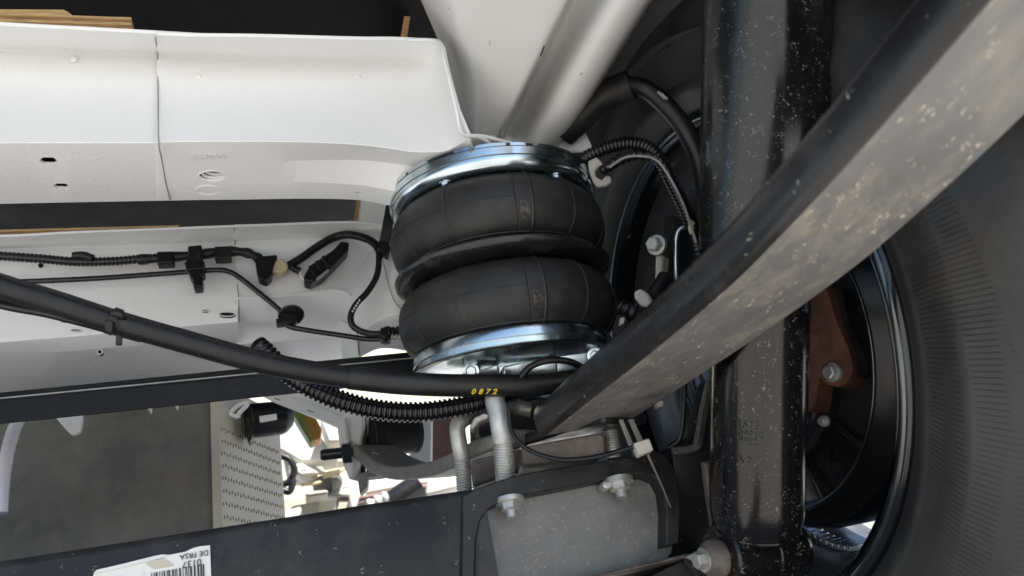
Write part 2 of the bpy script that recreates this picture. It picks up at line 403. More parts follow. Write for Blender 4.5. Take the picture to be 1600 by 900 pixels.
# hexagon slots
def hexpix(cx, cy, rx, ry): return [(cx-rx, cy), (cx-rx*.55, cy-ry), (cx+rx*.5, cy-ry), (cx+rx, cy), (cx+rx*.6, cy+ry), (cx-rx*.4, cy+ry)]
def cutter(pix, at, e, d0=.012):
    e = Vector(e).normalized()
    return plate('cutter', [Q(a, b, at)-e*d0 for a, b in pix], e*d0*2, 'floor_black', None, bev=0)
ZB = V(331, 276, y=.527).z-CAM.z
ZS = dict(z=ZB)
cut(left, [cutter(hexpix(75, 259, 15, 5.2), ZS, (0, 0, 1)), cutter(hexpix(95, 297, 14, 4), ZS, (0, 0, 1))])
cut(sleeve, [cutter(ellipse(331, 276, 21, 8), ZS, (0, 0, 1)), cutter(ellipse(560, 290, 6, 1.8), ZS, (0, 0, 1))])
plate('slot_shade', [V(-200, 235, z=ZB)+EZ*.012, V(240, 235, z=ZB)+EZ*.012, V(240, 312, z=ZB)+EZ*.012, V(-200, 312, z=ZB)+EZ*.012], (0, 0, .002), 'floor_black', cm, bev=0)  # black plate added behind the hexagon slots so their inside looks dark
for k in range(3):   # sunk round stamping seen through the sleeve
    zz = .0015+.0022*k
    tube('stamped_ring', [Q(a, b, ZS)+EZ*zz for a, b in ellipse(331+3*k, 276, 21-3*k, 8-1.2*k, 24)]+[Q(352, 276, ZS)+EZ*zz], .0012, 'white_paint', cm, seg=6, n=1)
plate('stamped_floor', [Q(a, b, ZS)+EZ*.009 for a, b in ellipse(333, 276, 24, 9, 24)], (0, 0, .002), 'white_paint', cm, bev=0)
tube('raised_ring', [Q(a, b, ZS) for a, b in ellipse(325, 297, 18, 7, 28)]+[Q(343, 297, ZS)], .0005, 'white_peel', cm, seg=6, n=1)
text('embossed_code', 'R H0TA', V(299, 248, z=ZB)-EZ*.0001, EX, -EY, .0075, 'white_peel', cm, .0003)
tube('weld_seam', [q+(CAM-q).normalized()*.0012 for q in (V(244, 58, y=.4535), V(243, 62, y=.456), V(246, 84, y=.495), V(247, 150, y=.4895), V(248, 221, y=.4833), V(253, 250, y=.507), V(259, 285, y=.536), V(266, 312, y=.559))], .0005, 'seam_grey', cm, seg=6, n=4)

for a, b in ((345, 165), (293, 187), (397, 194), (310, 118), (520, 178), (560, 120), (440, 150), (115, 90), (150, 160)):   # weld dimples
    p = V(a, b, y=.4925 if a > 245 else .4962); n_ = (CAM-p).normalized()
    lathe('weld_dimple', p, Vector((0, -1, .05)), [(0, .0004), (.0012, .0003), (.0024, -.0004), (.003, -.002)], 'white_peel', cm, seg=12, angle=80)
# ------------------------------------------------------------------ farther crossmember
cf = thing('frame_crossmember', 'farther white steel crossmember carrying the thin brake pipe', 'crossmember', V(330, 590, y=.95))
YF = lambda p: (.765, .80, .80, .80, .805, .83, .93)
tab = [(-300, (348, 378, 440, 502, 560, 585, 670)), (-100, (364, 385, 440, 492, 545, 568, 640)), (0, (370, 388, 440, 487, 535, 555, 622)), (120, (364, 384, 440, 477, 525, 548, 602)), (250, (359, 381, 440, 471, 513, 535, 592)), (372, (354, 377, 430, 466, 503, 515, 582))]
farl = sheet('side_panel', xcols(tab, YF), .003, 'white_paint', cf, bev=.006)
tab = [(366, (354, 377, 430, 467, 504)), (430, (352, 374, 420, 464, 503)), (500, (349, 372, 420, 458, 500)), (560, (348, 374, 420, 455, 505)), (600, (352, 380, 420, 470, 520)), (640, (360, 390, 430, 480, 530))]
farr = sheet('sleeve', xcols(tab, lambda p: (.761, .7965, .7965, .79+.00*p, .83)), .003, 'white_paint', cf, bev=.008)
tube('weld_seam', [V(366, 356, y=.762), V(367, 378, y=.796), V(370, 440, y=.7955), V(373, 467, y=.789), V(374, 503, y=.828)], .0005, 'seam_grey', cf, seg=6, n=3)
lower = sheet('lower_panel', xcols([(326, (498, 540, 580)), (420, (490, 535, 575)), (500, (485, 530, 570)), (545, (485, 530, 565))], lambda p: (.86, .86, .94)), .003, 'white_paint', cf, bev=.004)
for (a, b, rx, ry, yy) in ((64, 415, 5, 4.5, .80), (355, 491, 13, 3.2, .80), (320, 485.5, 5, 1.2, .80), (118, 516, 9, 1.6, .803), (156, 550, 4, 3.5, .83), (103, 501, 9, 1.2, .80)):
    tube('slot_hole', [Q(p, q, dict(y=yy-.0006)) for p, q in ellipse(a, b, rx, ry, 16)]+[Q(a+rx, b, dict(y=yy-.0006))], .0006, 'white_paint', cf, seg=6, n=1)
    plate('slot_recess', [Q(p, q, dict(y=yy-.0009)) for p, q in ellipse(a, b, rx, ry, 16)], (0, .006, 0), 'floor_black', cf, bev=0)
# rear end: pressed cup between sleeve and longitudinal rail
cup = [[V(540, 440, y=.80), V(545, 480, y=.79), V(556, 530, y=.80), V(560, 560, y=.83)],
       [V(575, 400, y=.79), V(590, 450, y=.77), V(590, 500, y=.765), V(595, 545, y=.80)],
       [V(600, 360, y=.77), V(618, 420, y=.75), V(622, 490, y=.75), V(640, 550, y=.79)],
       [V(640, 340, y=.77), V(650, 420, y=.76), V(660, 490, y=.76), V(680, 560, y=.79)]]
sheet('end_cup', cup, .003, 'white_paint', cf, bev=.006)
sheet('cup_flange', [[V(528, 500, y=.815), V(538, 600, y=.83)], [V(545, 508, y=.80), V(555, 600, y=.815)], [V(560, 520, y=.795), V(566, 600, y=.81)]], .003, 'white_paint', cf, bev=.003)
tube('seam_line', [V(597, 400, y=.757), V(606, 440, y=.752), V(616, 470, y=.748), V(630, 485, y=.747)], .0005, 'dimple', cf, seg=6)
tube('seam_line', [V(558, 518, y=.79), V(561, 555, y=.80)], .0007, 'dimple', cf, seg=6)
tube('rolled_edge', [V(372, 466, y=.7885), V(450, 462, y=.7885), V(510, 453, y=.7885), V(536, 455, y=.789), V(548, 462, y=.788)], .0011, 'white_paint', cf, seg=6)
# upright white panel between the two crossmembers
ppl('upright_panel', [(562, 312), (640, 312), (640, 430), (586, 352), (556, 352)], dict(y=.84), (0, .01, 0), 'white_paint', cf)
ppl('panel_edge', [(557, 312), (563, 312), (558, 352), (552, 352)], dict(y=.838), (0, .01, 0), 'ply_dark', cf, bev=0)

# ------------------------------------------------------------------ longitudinal rail running to the rear
near = [(640, -40, .58), (662, -40, .535), (700, -40, .525), (715, -40, .515), (800, -40, .508), (895, -40, .497), (907, -40, .497), (909, -40, .503), (911, -40, .60), (918, -40, .607), (934, -40, .604), (950, -40, .575), (962, -40, .522), (985, -40, .500), (1010, -40, .498), (1030, -40, .503), (1045, -40, .515), (1045, -40, .60)]
farp = [(690, 75, .80), (694, 75, .755), (706, 130, .745), (720, 170, .728), (735, 220, .71), (768, 219, .692), (776, 218, .690), (779, 219, .697), (780, 221, .79), (784, 222, .80), (796, 225, .797), (807, 226, .77), (816, 229, .718), (832, 232, .698), (850, 235, .696), (863, 237, .701), (872, 238, .714), (872, 238, .80)]
ra = [V(a, b, d=c) for a, b, c in near]; rb = [V(a, b, d=c) for a, b, c in farp]
rail = thing('chassis_rail', 'cream white ribbed chassis rail rising to the upper edge beside the tyre', 'chassis rail', rb[5])
cols = [[a.lerp(b, t) for a, b in zip(ra, rb)] for t in (0, .25, .5, .75, 1)]
rs = sheet('channel', [list(c) for c in zip(*cols)], .003, 'rail_paint', rail, bev=0, sm=1)
rs.modifiers.clear()
m_ = rs.modifiers.new('sub', 'SUBSURF'); m_.levels = m_.render_levels = 2; m_.subdivision_type = 'CATMULL_CLARK'
rs.modifiers.new('solid', 'SOLIDIFY').thickness = .003
ppl('drain_slot', [(846, 80), (850, 70), (851, 74), (847, 83)], dict(d=.545), (0, .004, 0), 'floor_black', rail, bev=0)
ppl('end_tab', [(868, 214), (905, 198), (914, 202), (928, 232), (918, 236), (872, 237)], dict(d=.70), (0, .004, 0), 'white_paint', rail)
# dark strip and raw board edge beside the rail
sb = ppl('plywood_strip', [(640, -20), (650, -20), (634, 62), (625, 62)], dict(y=.60), (0, .15, 0), 'ply_dark', bev=0)
tag(sb, 'narrow brown plywood strip beside the cream rail', 'board')

# ------------------------------------------------------------------ air spring
AT = V(770, 314, d=.683); AB = V(804, 571, d=.635); AX = (AT-AB).normalized(); AL = (AT-AB).length     # axis, top to bottom plate
air = thing('air_spring', 'black double bellows air spring clamped between two zinc plates', 'air spring', AB)
U = AL/.165
def lobe(h0, h1, rin, rmax, n=26, p=2.5):
    c, hh = (h0+h1)/2, (h0-h1)/2; out = []
    for i in range(n+1):
        a = math.pi*(i/n-.5); s, co = math.sin(a), math.cos(a)
        out.append((rin+(rmax-rin)*abs(co)**(2/p), c-math.copysign(abs(s)**(2/p), s)*hh))
    return out
H = lambda s: -s*U
top = lathe('top_plate', AT, AX, [(0, .004), (.094, .004), (.0945, .0035), (.0945, -.003), (.094, -.0034), (.0932, -.0036), (.0938, -.004), (.0938, -.0065), (.0932, -.009), (.0915, -.0115), (.089, -.0132), (.0855, -.0138), (.081, -.0130), (.076, -.0115), (.05, -.0115), (0, -.0115)], 'zinc', air, seg=128, angle=30)
up = lobe(H(.0105), H(.0760), .064, .0965, p=2.3); lo = lobe(H(.0895), H(.1535), .064, .0950, p=2.3)
lathe('bellows', AT, AX, up, 'rubber', air, seg=128)['label'] = 'upper black rubber bellows'
lathe('bellows', AT, AX, lo, 'rubber', air, seg=128)['label'] = 'lower black rubber bellows'
lathe('girdle_hoop', AT, AX, [(.060, H(.0745)), (.074, H(.0775)), (.085, H(.0785)), (.0915, H(.0772)), (.0945, H(.0776)), (.0958, H(.0795)), (.0955, H(.0825)), (.0935, H(.0850)), (.088, H(.0870)), (.076, H(.0885)), (.060, H(.0905))], 'black_hoop', air, seg=128)
bot = lathe('bottom_plate', AT, AX, [(r_*.95, H(h_)) for r_, h_ in ((.070, .1510), (.080, .1500), (.086, .1505), (.0895, .1525), (.0905, .155), (.0908, .1605), (.0900, .1612), (.0908, .1618), (.0908, .1662), (.090, .167), (.0840, .167), (.0835, .1625), (.06, .1625), (0, .1625))], 'zinc', air, seg=128, angle=30)
# helpers on the spring's own surface; angle 0 faces the camera side
fa = (CAM-AT); fa = (fa-AX*fa.dot(AX)).normalized(); fb = AX.cross(fa)
def onair(r, h, deg):
    a = math.radians(deg); return AT+AX*h+(fa*math.cos(a)+fb*math.sin(a))*r
for prof, name in ((up, 'u'), (lo, 'l')):
    for dg, rr in ((-52, .0009), (-24, .0011), (10.5, .0009), (19, .0015), (43, .0011), (-75, .0007), (75, .0007)):
        tube('mould_seam', [onair(r-.0002, h, dg) for r, h in prof[2:-2]], rr, 'rubber', air, seg=6, n=1)
    for k, rr in ((13, .0006), (21, .0008)):
        r, h = prof[k]; tube('mould_seam', [onair(r-.0001, h, d) for d in range(-110, 111, 4)], rr, 'rubber', air, seg=6, n=1)
    vs, fs = [], []                # the vulcanised patch, with a glint painted onto it
    rows = prof[11:21]
    for d in range(0, 9):
        for r, h in rows: vs.append(onair(r+.00035, h, 10.8+d))
    m = len(rows)
    for i in range(8):
        for j in range(m-1): fs.append((i*m+j, (i+1)*m+j, (i+1)*m+j+1, i*m+j+1))
    o = obj('rubber_patch', vs, fs, 'rubber', air)
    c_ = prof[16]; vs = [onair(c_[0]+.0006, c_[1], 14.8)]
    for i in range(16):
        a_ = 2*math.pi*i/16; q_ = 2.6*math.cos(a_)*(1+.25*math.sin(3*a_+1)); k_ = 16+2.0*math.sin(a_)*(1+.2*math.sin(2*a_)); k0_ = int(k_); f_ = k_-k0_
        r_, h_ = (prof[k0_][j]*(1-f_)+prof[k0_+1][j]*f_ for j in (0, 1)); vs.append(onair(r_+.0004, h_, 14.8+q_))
    obj('glint_spot', vs, [(0, 1+i, 1+(i+1) % 16) for i in range(16)], 'rubber_glint', air)
for dg in (-26, 42, 110, 180, -100):
    bolt('plate_bolt', onair(.0825, -.0132, dg), -AX, .0095, 'zinc', air, h=.3)
# segmented packing plates on top of the upper plate
for a, b in ((-66, -47), (-45, -31), (-16, 10), (12, 20), (24, 48)):
    vs, fs = [], []; n = 10
    for i in range(n+1):
        d = a+(b-a)*i/n
        for r, h in ((.0950, .0038), (.0950, .0068), (.088, .0075), (.07, .0075)): vs.append(onair(r, h, d))
    for i in range(n):
        for j in range(3): fs.append((i*4+j, i*4+j+1, i*4+j+5, i*4+j+4))
    fs += [(0, 1, 2, 3), tuple(range(n*4, n*4+4))]
    obj('packing_plate', vs, fs, 'zinc', air, angle=20)
lathe('clamp_disc', AT, AX, [(0, .0075), (.0935, .0070), (.0935, .0042), (0, .0042)], 'black_hoop', air, seg=96)
# bracket under the lower plate
hb = H(.1625)
br = thing('spring_bracket', 'bright zinc bracket plate bolted under the air spring', 'bracket', onair(0, hb-.01, 0))
ppl('base_plate', [(700, 600), (742, 582), (880, 556), (925, 553), (940, 590), (920, 606), (760, 606)], dict(d=.636), AX*.004, 'zinc', br, bev=.001)
ppl('side_wall', [(700, 592), (762, 574), (778, 568), (782, 590), (782, 606), (700, 606)], dict(d=.624), (0, .004, 0), 'zinc', br)
ppl('hub_block', [(785, 572), (855, 556), (870, 555), (875, 604), (786, 606)], dict(d=.628), (0, .03, 0), 'zinc', br, bev=.002)
for (a, b) in ((736, 580), (930, 556)):
    bolt('plate_bolt', V(a, b, d=.622), CAM-V(a, b, d=.63), .010, 'zinc', br, h=.35)
tube('vent_loop', [V(812, 592, d=.605), V(830, 572, d=.602), V(860, 563, d=.60), V(890, 565, d=.60), V(912, 577, d=.602), V(925, 595, d=.605)], .0028, 'black_plastic', br, seg=10)

# ------------------------------------------------------------------ leaf spring
LB = [V(1700, -205, d=.215), V(1527, 0, d=.25), V(1335, 225, d=.294), V(1200, 372, d=.335), V(1117, 455, d=.372), V(1000, 555, d=.434), V(900, 635, d=.515), V(842, 682, d=.585)]
leaf = thing('leaf_spring', 'dusty black leaf spring running diagonally in front of the shock absorber', 'leaf spring', LB[-1])
TH, WD = .0243, .0765
pth = catmull(LB, 8)
def leafsec(q, tw):
    # flat bar with rounded edge; origin = lower inner edge
    pr = []
    for k in range(9):
        a = math.pi*(.5+k/8); pr.append((TH*.5*.62*math.cos(a)*1.0+.003, TH*.5+TH*.5*math.sin(a)))
    return pr
prof = [(-.0005, TH*.30), (.0008, TH*.12), (.003, .0006), (.006, 0), (WD*.5, .0007), (WD-.004, 0), (WD-.001, .001), (WD, TH*.3), (WD, TH*.8), (WD-.003, TH), (.006, TH), (.0028, TH*.97), (.0005, TH*.84), (-.0012, TH*.58)]
vs, fs = [], []; m = len(prof)
for i, q in enumerate(pth):
    for a, b in prof: vs.append(q+EX*a+EZ*b)
for i in range(len(pth)-1):
    for k in range(m): fs.append((i*m+k, i*m+(k+1) % m, (i+1)*m+(k+1) % m, (i+1)*m+k))
fs.append(tuple(range(m))); fs.append(tuple(range((len(pth)-1)*m, len(pth)*m)))
lo_ = obj('main_leaf', vs, fs, 'leaf_paint', leaf, angle=50)
lo_.data.materials.append(M['leaf_dust'])
for f in lo_.data.polygons:
    if len(f.vertices) == 4 and (f.index % m) in (3, 4, 5): f.material_index = 1
# front half of the spring, from the saddle down to the bush at its front eye
fr = [V(838, 683, d=.645), V(780, 700, d=.68), V(735, 722, d=.72), (V(690, 734, d=.77)), V(648, 737, d=.82), V(612, 725, d=.87), V(582, 702, d=.91)]
sweep('front_leaf', fr, [(-.03, -.007), (.03, -.007), (.03, .007), (-.03, .007)], EZ, 'front_leaf', leaf, bev=.004)
# lower leaf under the main one
ll = [V(985, 652, d=.585), V(930, 664, d=.615), V(870, 684, d=.65), V(820, 700, d=.67)]
sweep('lower_leaf', ll, [(-.03, -.005), (.02, -.005), (.02, .005), (-.03, .005)], EZ, 'leaf_paint', leaf, bev=.003)

# ------------------------------------------------------------------ shock absorber
st, sb_ = V(1199, -60, d=.49), V(1181, 835, d=.525)
SA = (sb_-st).normalized()
sh = thing('shock_absorber', 'black mud splashed telescopic shock absorber standing before the wheel', 'shock absorber', sb_)
jn = V(1194, 402, d=.503); Lc = (jn-st).length; Lb = (sb_-st).length
rc, rb_ = .0417, .0325
lathe('dust_tube', st, SA, [(rc-.002, 0), (rc, 0), (rc, Lc*.94), (rc-.0005, Lc*.97), (rc-.003, Lc*.975), (rc-.004, Lc*.8)], 'shock_cover', sh, seg=72)
lathe('body_tube', st, SA, [(.001, Lc*.7), (rb_, Lc*.7), (rb_, Lb-.030), (rb_*.985, Lb-.018), (rb_*.95, Lb-.011), (rb_*.9, Lb-.0065), (rb_*.905, Lb-.0055), (rb_*.895, Lb-.0035), (rb_*.75, Lb-.001), (rb_*.5, Lb+.001), (.001, Lb+.001)], 'shock_paint', sh, seg=72, angle=60)
tube('weld_ring', [sb_-SA*.006+(EX*math.cos(a)+SA.cross(EX).normalized()*math.sin(a))*rb_*.9 for a in [i*2*math.pi/40 for i in range(41)]], .0011, 'shock_paint', sh, seg=6, n=1)
# lower eye with rubber bush, axis along the axle
ec = sb_+SA*.014; ea = (V(1285, 868, d=.55)-V(1120, 890, d=.518)).normalized()
lathe('lower_eye', ec-ea*.030, ea, [(.010, 0), (.021, 0), (.0225, .002), (.0225, .034), (.0215, .035), (.0225, .036), (.0225, .060), (.020, .064), (.008, .0645)], 'shock_paint', sh, seg=48, angle=30)
lathe('bush_cap', ec-ea*.040, ea, [(.0, -.004), (.008, -.003), (.0115, 0), (.0135, .006), (.0125, .010), (.014, .016), (.013, .02)], 'block_steel', sh, seg=36, angle=60)
bolt('eye_bolt', ec-ea*.043, -ea, .012, 'grey_bolt', sh, h=.5)
# embossed code on the body
cs = V(1165, 690, d=.43)
def onshock(px, py, out=.0):
    p = V(px, py, d=.48); k = st+SA*(p-st).dot(SA); n = (CAM-k); n = (n-SA*n.dot(SA)).normalized(); return k, n
def curved(name, body, px, py, size, mt, spacing=1.1):
    """text wrapped round the shock body"""
    cu = bpy.data.curves.new(name, 'FONT'); cu.body = body; cu.size = size; cu.extrude = .0009; cu.offset = .0001; cu.space_character = spacing
    t = bpy.data.objects.new(name, cu); COL.objects.link(t); dg = bpy.context.evaluated_depsgraph_get(); dg.update()
    me = bpy.data.meshes.new_from_object(t.evaluated_get(dg)); bpy.data.objects.remove(t)
    k, n = onshock(1190, py); b = (-SA).cross(n).normalized(); off = wloc(sh)
    a0 = (px-1187)/70.
    for v in me.vertices:
        a = math.asin(max(-.95, min(.95, a0)))+v.co.x/rb_; r = rb_+v.co.z+.0001
        v.co = k-SA*v.co.y+(n*math.cos(a)+b*math.sin(a))*r-off
    me.materials.append(M[mt]); o = bpy.data.objects.new(name, me); COL.objects.link(o); o.parent = sh
curved('embossed_code', '11515', 1150, 676, .0072, 'shock_paint')
curved('embossed_code', '09960', 1160, 690, .0062, 'shock_paint')
curved('embossed_code', '9982', 1160, 702, .0062, 'shock_paint')
curved('embossed_code', '1.A 0', 1150, 732, .006, 'shock_paint')

# ------------------------------------------------------------------ wheel
WC = CAM+Vector((.365, .5525, .1975))      # centre of the inner rim edge, axis along +X
R0 = .219
wh = thing('road_wheel', 'glossy black steel wheel with dark tyre behind the shock absorber', 'wheel', WC)
tube('glint_ring', [WC+EX*.001+(EY*math.cos(i*math.pi/90)+EZ*math.sin(i*math.pi/90))*(R0-.006) for i in range(181)], .0034, 'rim_edge', wh, seg=8, n=1)  # chrome ring added to catch thin highlights round the black rim lip
rim = lathe('rim', WC, EX, [(R0-.012, .002), (R0-.004, -.001), (R0, .001), (R0+.001, .006), (R0-.001, .010)], 'rim_black', wh, seg=160, angle=60)
lathe('rim_barrel', WC, EX, [(R0-.012, .0), (R0-.015, .003), (R0-.016, .012), (R0-.014, .026)], 'rim_black', wh, seg=160, angle=60)
lathe('drop_centre', WC, EX, [(R0-.014, .0255), (R0-.016, .040), (R0-.026, .052), (R0-.034, .07), (R0-.036, .12), (R0-.03, .15), (R0-.02, .17), (R0-.018, .19)], 'rim_grey', wh, seg=160, angle=60)
lathe('wheel_disc', WC, EX, [(.142, .172), (.12, .17), (.10, .155), (.06, .16), (0, .16)], 'drum_black', wh, seg=96, angle=60)
for k in range(10):
    lathe('spoke', WC, EX, [(.135, .160), (.188, .150), (.188, .158), (.135, .172)], 'drum_black', wh, seg=6, a0=36*k, a1=36*k+17, angle=40)
tp = [(R0+.0005, .004), (R0+.006, -.003), (R0+.016, -.010), (R0+.024, -.0135), (R0+.0255, -.0128), (R0+.045, -.020), (R0+.060, -.0225), (R0+.0615, -.0215), (R0+.080, -.017), (R0+.095, -.008), (R0+.108, .006), (R0+.114, .02), (R0+.116, .1), (R0+.112, .2), (R0+.09, .23), (R0+.01, .2)]
lathe('tyre', WC, EX, tp, 'tyre', wh, seg=200, angle=50)
# fine radial ribs moulded into the sidewall
vs, fs = [], []
for i in range(560):
    a = 2*math.pi*i/560
    if not (100 < math.degrees(a) < 262): continue
    da = .0016
    i0 = len(vs); rr_ = [R0+.0262+(.0064+.0022*math.sin(i*.021))*k for k in range(9)]
    ph_ = math.degrees(a); am_ = 1 if ph_ < 186 else max(.35, 1-(ph_-186)/30)
    def hgt(r):
        for (r0, h0), (r1, h1) in zip(tp, tp[1:]):
            if r0 <= r <= r1: return h0+(h1-h0)*(r-r0)/(r1-r0)
    for r in rr_:
        for e, o_ in ((-1.1, .0003), (0, -.0009*am_+.00005), (1.1, .0003)):
            an = a+e*da; vs.append(WC+EX*(hgt(r)+o_)+(EY*math.cos(an)+EZ*math.sin(an))*r)
    for k in range(8):
        for e in (0, 1): fs.append((i0+3*k+e, i0+3*k+e+1, i0+3*k+e+4, i0+3*k+e+3))
rbs = obj('sidewall_ribs', vs, fs, 'tyre', wh, smooth=False); rbs['kind'] = 'stuff'
# hub and brake behind the disc face
def onw(r, deg, x=0):
    a = math.radians(deg); return WC+EX*x+(EY*math.cos(a)+EZ*math.sin(a))*r
lathe('hub_casting', WC, EX, [(.0, .015), (.05, .015), (.058, .022), (.066, .026), (.092, .034), (.098, .033), (.102, .036), (.106, .040), (.108, .047), (.136, .051), (.139, .046), (.143, .046), (.148, .052), (.158, .061), (.162, .072), (.162, .12), (.12, .13)], 'drum_black', wh, seg=96, angle=28)
for k in range(12):
    a = -95+30*k; p, q = onw(.105, a, .052), onw(.140, a, .054)
    t = (q-p); n = Vector((1, 0, 0)); s = t.cross(n).normalized()
    plate('hub_rib', [p-s*.0025, p+s*.0025, q+s*.0025, q-s*.0025], (-.009, 0, 0), 'drum_black', wh, bev=.001)
def barrel(px, py, r):        # where the sight line meets the inside of the rim
    d_ = V(px, py, d=1)-CAM; e = CAM-WC; A_ = d_.y**2+d_.z**2; B_ = e.y*d_.y+e.z*d_.z; C_ = e.y**2+e.z**2-r*r
    t_ = (-B_+math.sqrt(max(0, B_*B_-A_*C_)))/A_; return CAM+d_*t_
w0, w1 = barrel(1268, 830, .1825), barrel(1342, 858, .1825)
an0, an1 = (math.degrees(math.atan2(p.z-WC.z, p.y-WC.y)) for p in (w0, w1)); wx = (w0.x+w1.x)/2-WC.x
for i in range(8):
    a = an0+(an1-an0)*(i+.5)/8; c = onw(.1825, a, w0.x-WC.x+(w1.x-w0.x)*(i+.5)/8)
    rad = (WC-onw(1, a)).normalized(); tn = EX.cross(rad)
    box('balance_weight', c+rad*.0012, EX*.016, tn*(abs(an1-an0)/8*math.pi/180*.1825*.82), rad*.006, 'weights', wh, bev=.001)
for a in (-150, -128, -106, -84, -62):
    bolt('hub_stud', onw(.078, a, .03), -EX, .012, 'drum_black', wh, h=.5)
tube('dust_ring', [onw(.101, i*4, .033) for i in range(91)], .0018, 'rim_edge', wh, seg=8, n=1)
tube('dust_ring', [onw(.141, i*4, .0455) for i in range(91)], .0014, 'rim_edge', wh, seg=8, n=1)
text('cast_number', '6XSF', onw(.122, -108, .0475), (0, -.75, .45), (0, .45, .75), .007, 'rim_black', wh, .0006)

# ------------------------------------------------------------------ brake caliper in the wheel
rc_ = thing('brake_caliper', 'rust red brake caliper bracket with a bolt inside the wheel', 'brake caliper', V(1300, 620, d=.60))
ppl('bracket', [(1240, 420), (1282, 436), (1296, 460), (1306, 500), (1326, 545), (1334, 575), (1326, 596), (1310, 606), (1290, 600), (1280, 588), (1277, 618), (1270, 640), (1250, 645), (1235, 600)], dict(d=.54), (.022, .012, 0), 'rust_red', rc_, bev=.004, rnd=12)
ppl('pad_backing', [(1305, 445), (1314, 450), (1326, 505), (1346, 545), (1358, 566), (1357, 582), (1340, 592), (1335, 560), (1318, 510)], dict(d=.547), (.02, .01, 0), 'drum_black', rc_, bev=.003, rnd=6)
bolt('caliper_bolt', V(1300, 582, d=.538), (-1, -.35, 0), .0105, 'grey_bolt', rc_, h=.5)
bolt('hub_bolt', V(1287, 658, d=.545), (-1, -.3, 0), .006, 'grey_bolt', rc_, h=.6)

# carrier and fittings on the other side of the shock
ca = thing('brake_carrier', 'dark brake carrier with grey bolt and pale connector beside the air spring', 'brake part', V(1030, 520, d=.62))
ppl('carrier_plate', [(1036, 340), (1050, 335), (1075, 350), (1098, 400), (1098, 470), (1050, 520), (1034, 470)], dict(d=.64), (.03, .02, 0), 'drum_black', ca, bev=.003, rnd=10)
bolt('carrier_bolt', V(1026, 383, d=.615), (-.9, -.6, -.1), .0125, 'grey_bolt', ca, h=.6)
ppl('slide_pin', [(1024, 398), (1036, 397), (1034, 425), (1030, 450), (1022, 450), (1023, 425)], dict(d=.618), (.01, .008, 0), 'pale_tape', ca, bev=.002)
ppl('sensor_body', [(990, 455), (1000, 450), (1012, 458), (1020, 475), (1016, 484), (1000, 478), (990, 465)], dict(d=.60), (.012, .012, 0), 'pale_tape', ca, bev=.003, rnd=4)
tube('sensor_collar', [V(1022, 462, d=.60), V(1032, 446, d=.605), V(1040, 432, d=.61)], .0062, 'black_plastic', ca, seg=12)
tube('sensor_boot', [V(968, 478, d=.60), V(985, 486, d=.598), V(1005, 492, d=.60)], .0065, 'black_plastic', ca, seg=12, corr=(.0012, .005))
ppl('sensor_tail', [(962, 488), (975, 488), (985, 500), (972, 527), (957, 527), (956, 515)], dict(d=.60), (.006, .01, 0), 'black_plastic', ca, bev=.002)
ppl('sensor_window', [(970, 496), (977, 495), (975, 505), (968, 508)], dict(d=.598), (0, .004, 0), 'pale_tape', ca, bev=.0005)
tube('bleed_pipe', [V(1075, 352, d=.625), V(1063, 358, d=.625), V(1057, 370, d=.625), V(1056, 400, d=.625), V(1057, 445, d=.625)], .0019, 'weights', ca, seg=10)
ppl('pale_tag', [(1078, 342), (1085, 346), (1084, 366), (1077, 366), (1074, 356)], dict(d=.61), (.004, .004, 0), 'tape_beige', ca, bev=.001)

# ------------------------------------------------------------------ wheel arch
al = lathe('wheel_arch', CAM+Vector((.30, .5525, .1975)), EX, [(.405, 0), (.41, .02), (.41, .42), (.404, .42), (.404, .02), (.399, 0)], 'liner', None, seg=48, a0=-95, a1=95, angle=60)
tag(al, 'black wheel arch liner curving over the tyre', 'wheel arch')

# ------------------------------------------------------------------ axle
ax = thing('axle_beam', 'satin black axle beam along the lower edge with a torn label', 'axle', CAM+Vector((.1, .63, .02)))
def sect(x, y, zt, zb, dy):      # rounded box section in the YZ plane
    r = .007; pr = []
    for cy, cz, a0 in ((y+r, zt-r, 90), (y+r, zb+r, 180), (y+dy-r, zb+r, 270), (y+dy-r, zt-r, 0)):
        for k in range(4): a = math.radians(a0+30*k); pr.append(CAM+Vector((x, cy+r*math.cos(a), cz+r*math.sin(a))))
    return pr
st_ = [(-.9, .598, .1255, .02, .08), (-.4, .6, .125, .022, .08), (0, .6, .1245, .026, .08), (.05, .595, .1238, .028, .082), (.08, .581, .1205, .027, .09), (.10, .566, .1172, .026, .11), (.12, .5515, .114, .025, .13), (.134, .5495, .1125, .025, .13), (.139, .58, .1125, .025, .10), (.18, .592, .113, .028, .09), (.3, .585, .125, .03, .09), (.345, .575, .14, .05, .09)]
vs = []; [vs.extend(sect(*s)) for s in st_]; m = 16
fs = [(i*m+k, i*m+(k+1) % m, (i+1)*m+(k+1) % m, (i+1)*m+k) for i in range(len(st_)-1) for k in range(m)]
fs += [tuple(range(m)), tuple(range((len(st_)-1)*m, len(st_)*m))]
obj('beam', vs, fs, 'axle_paint', ax, angle=50)
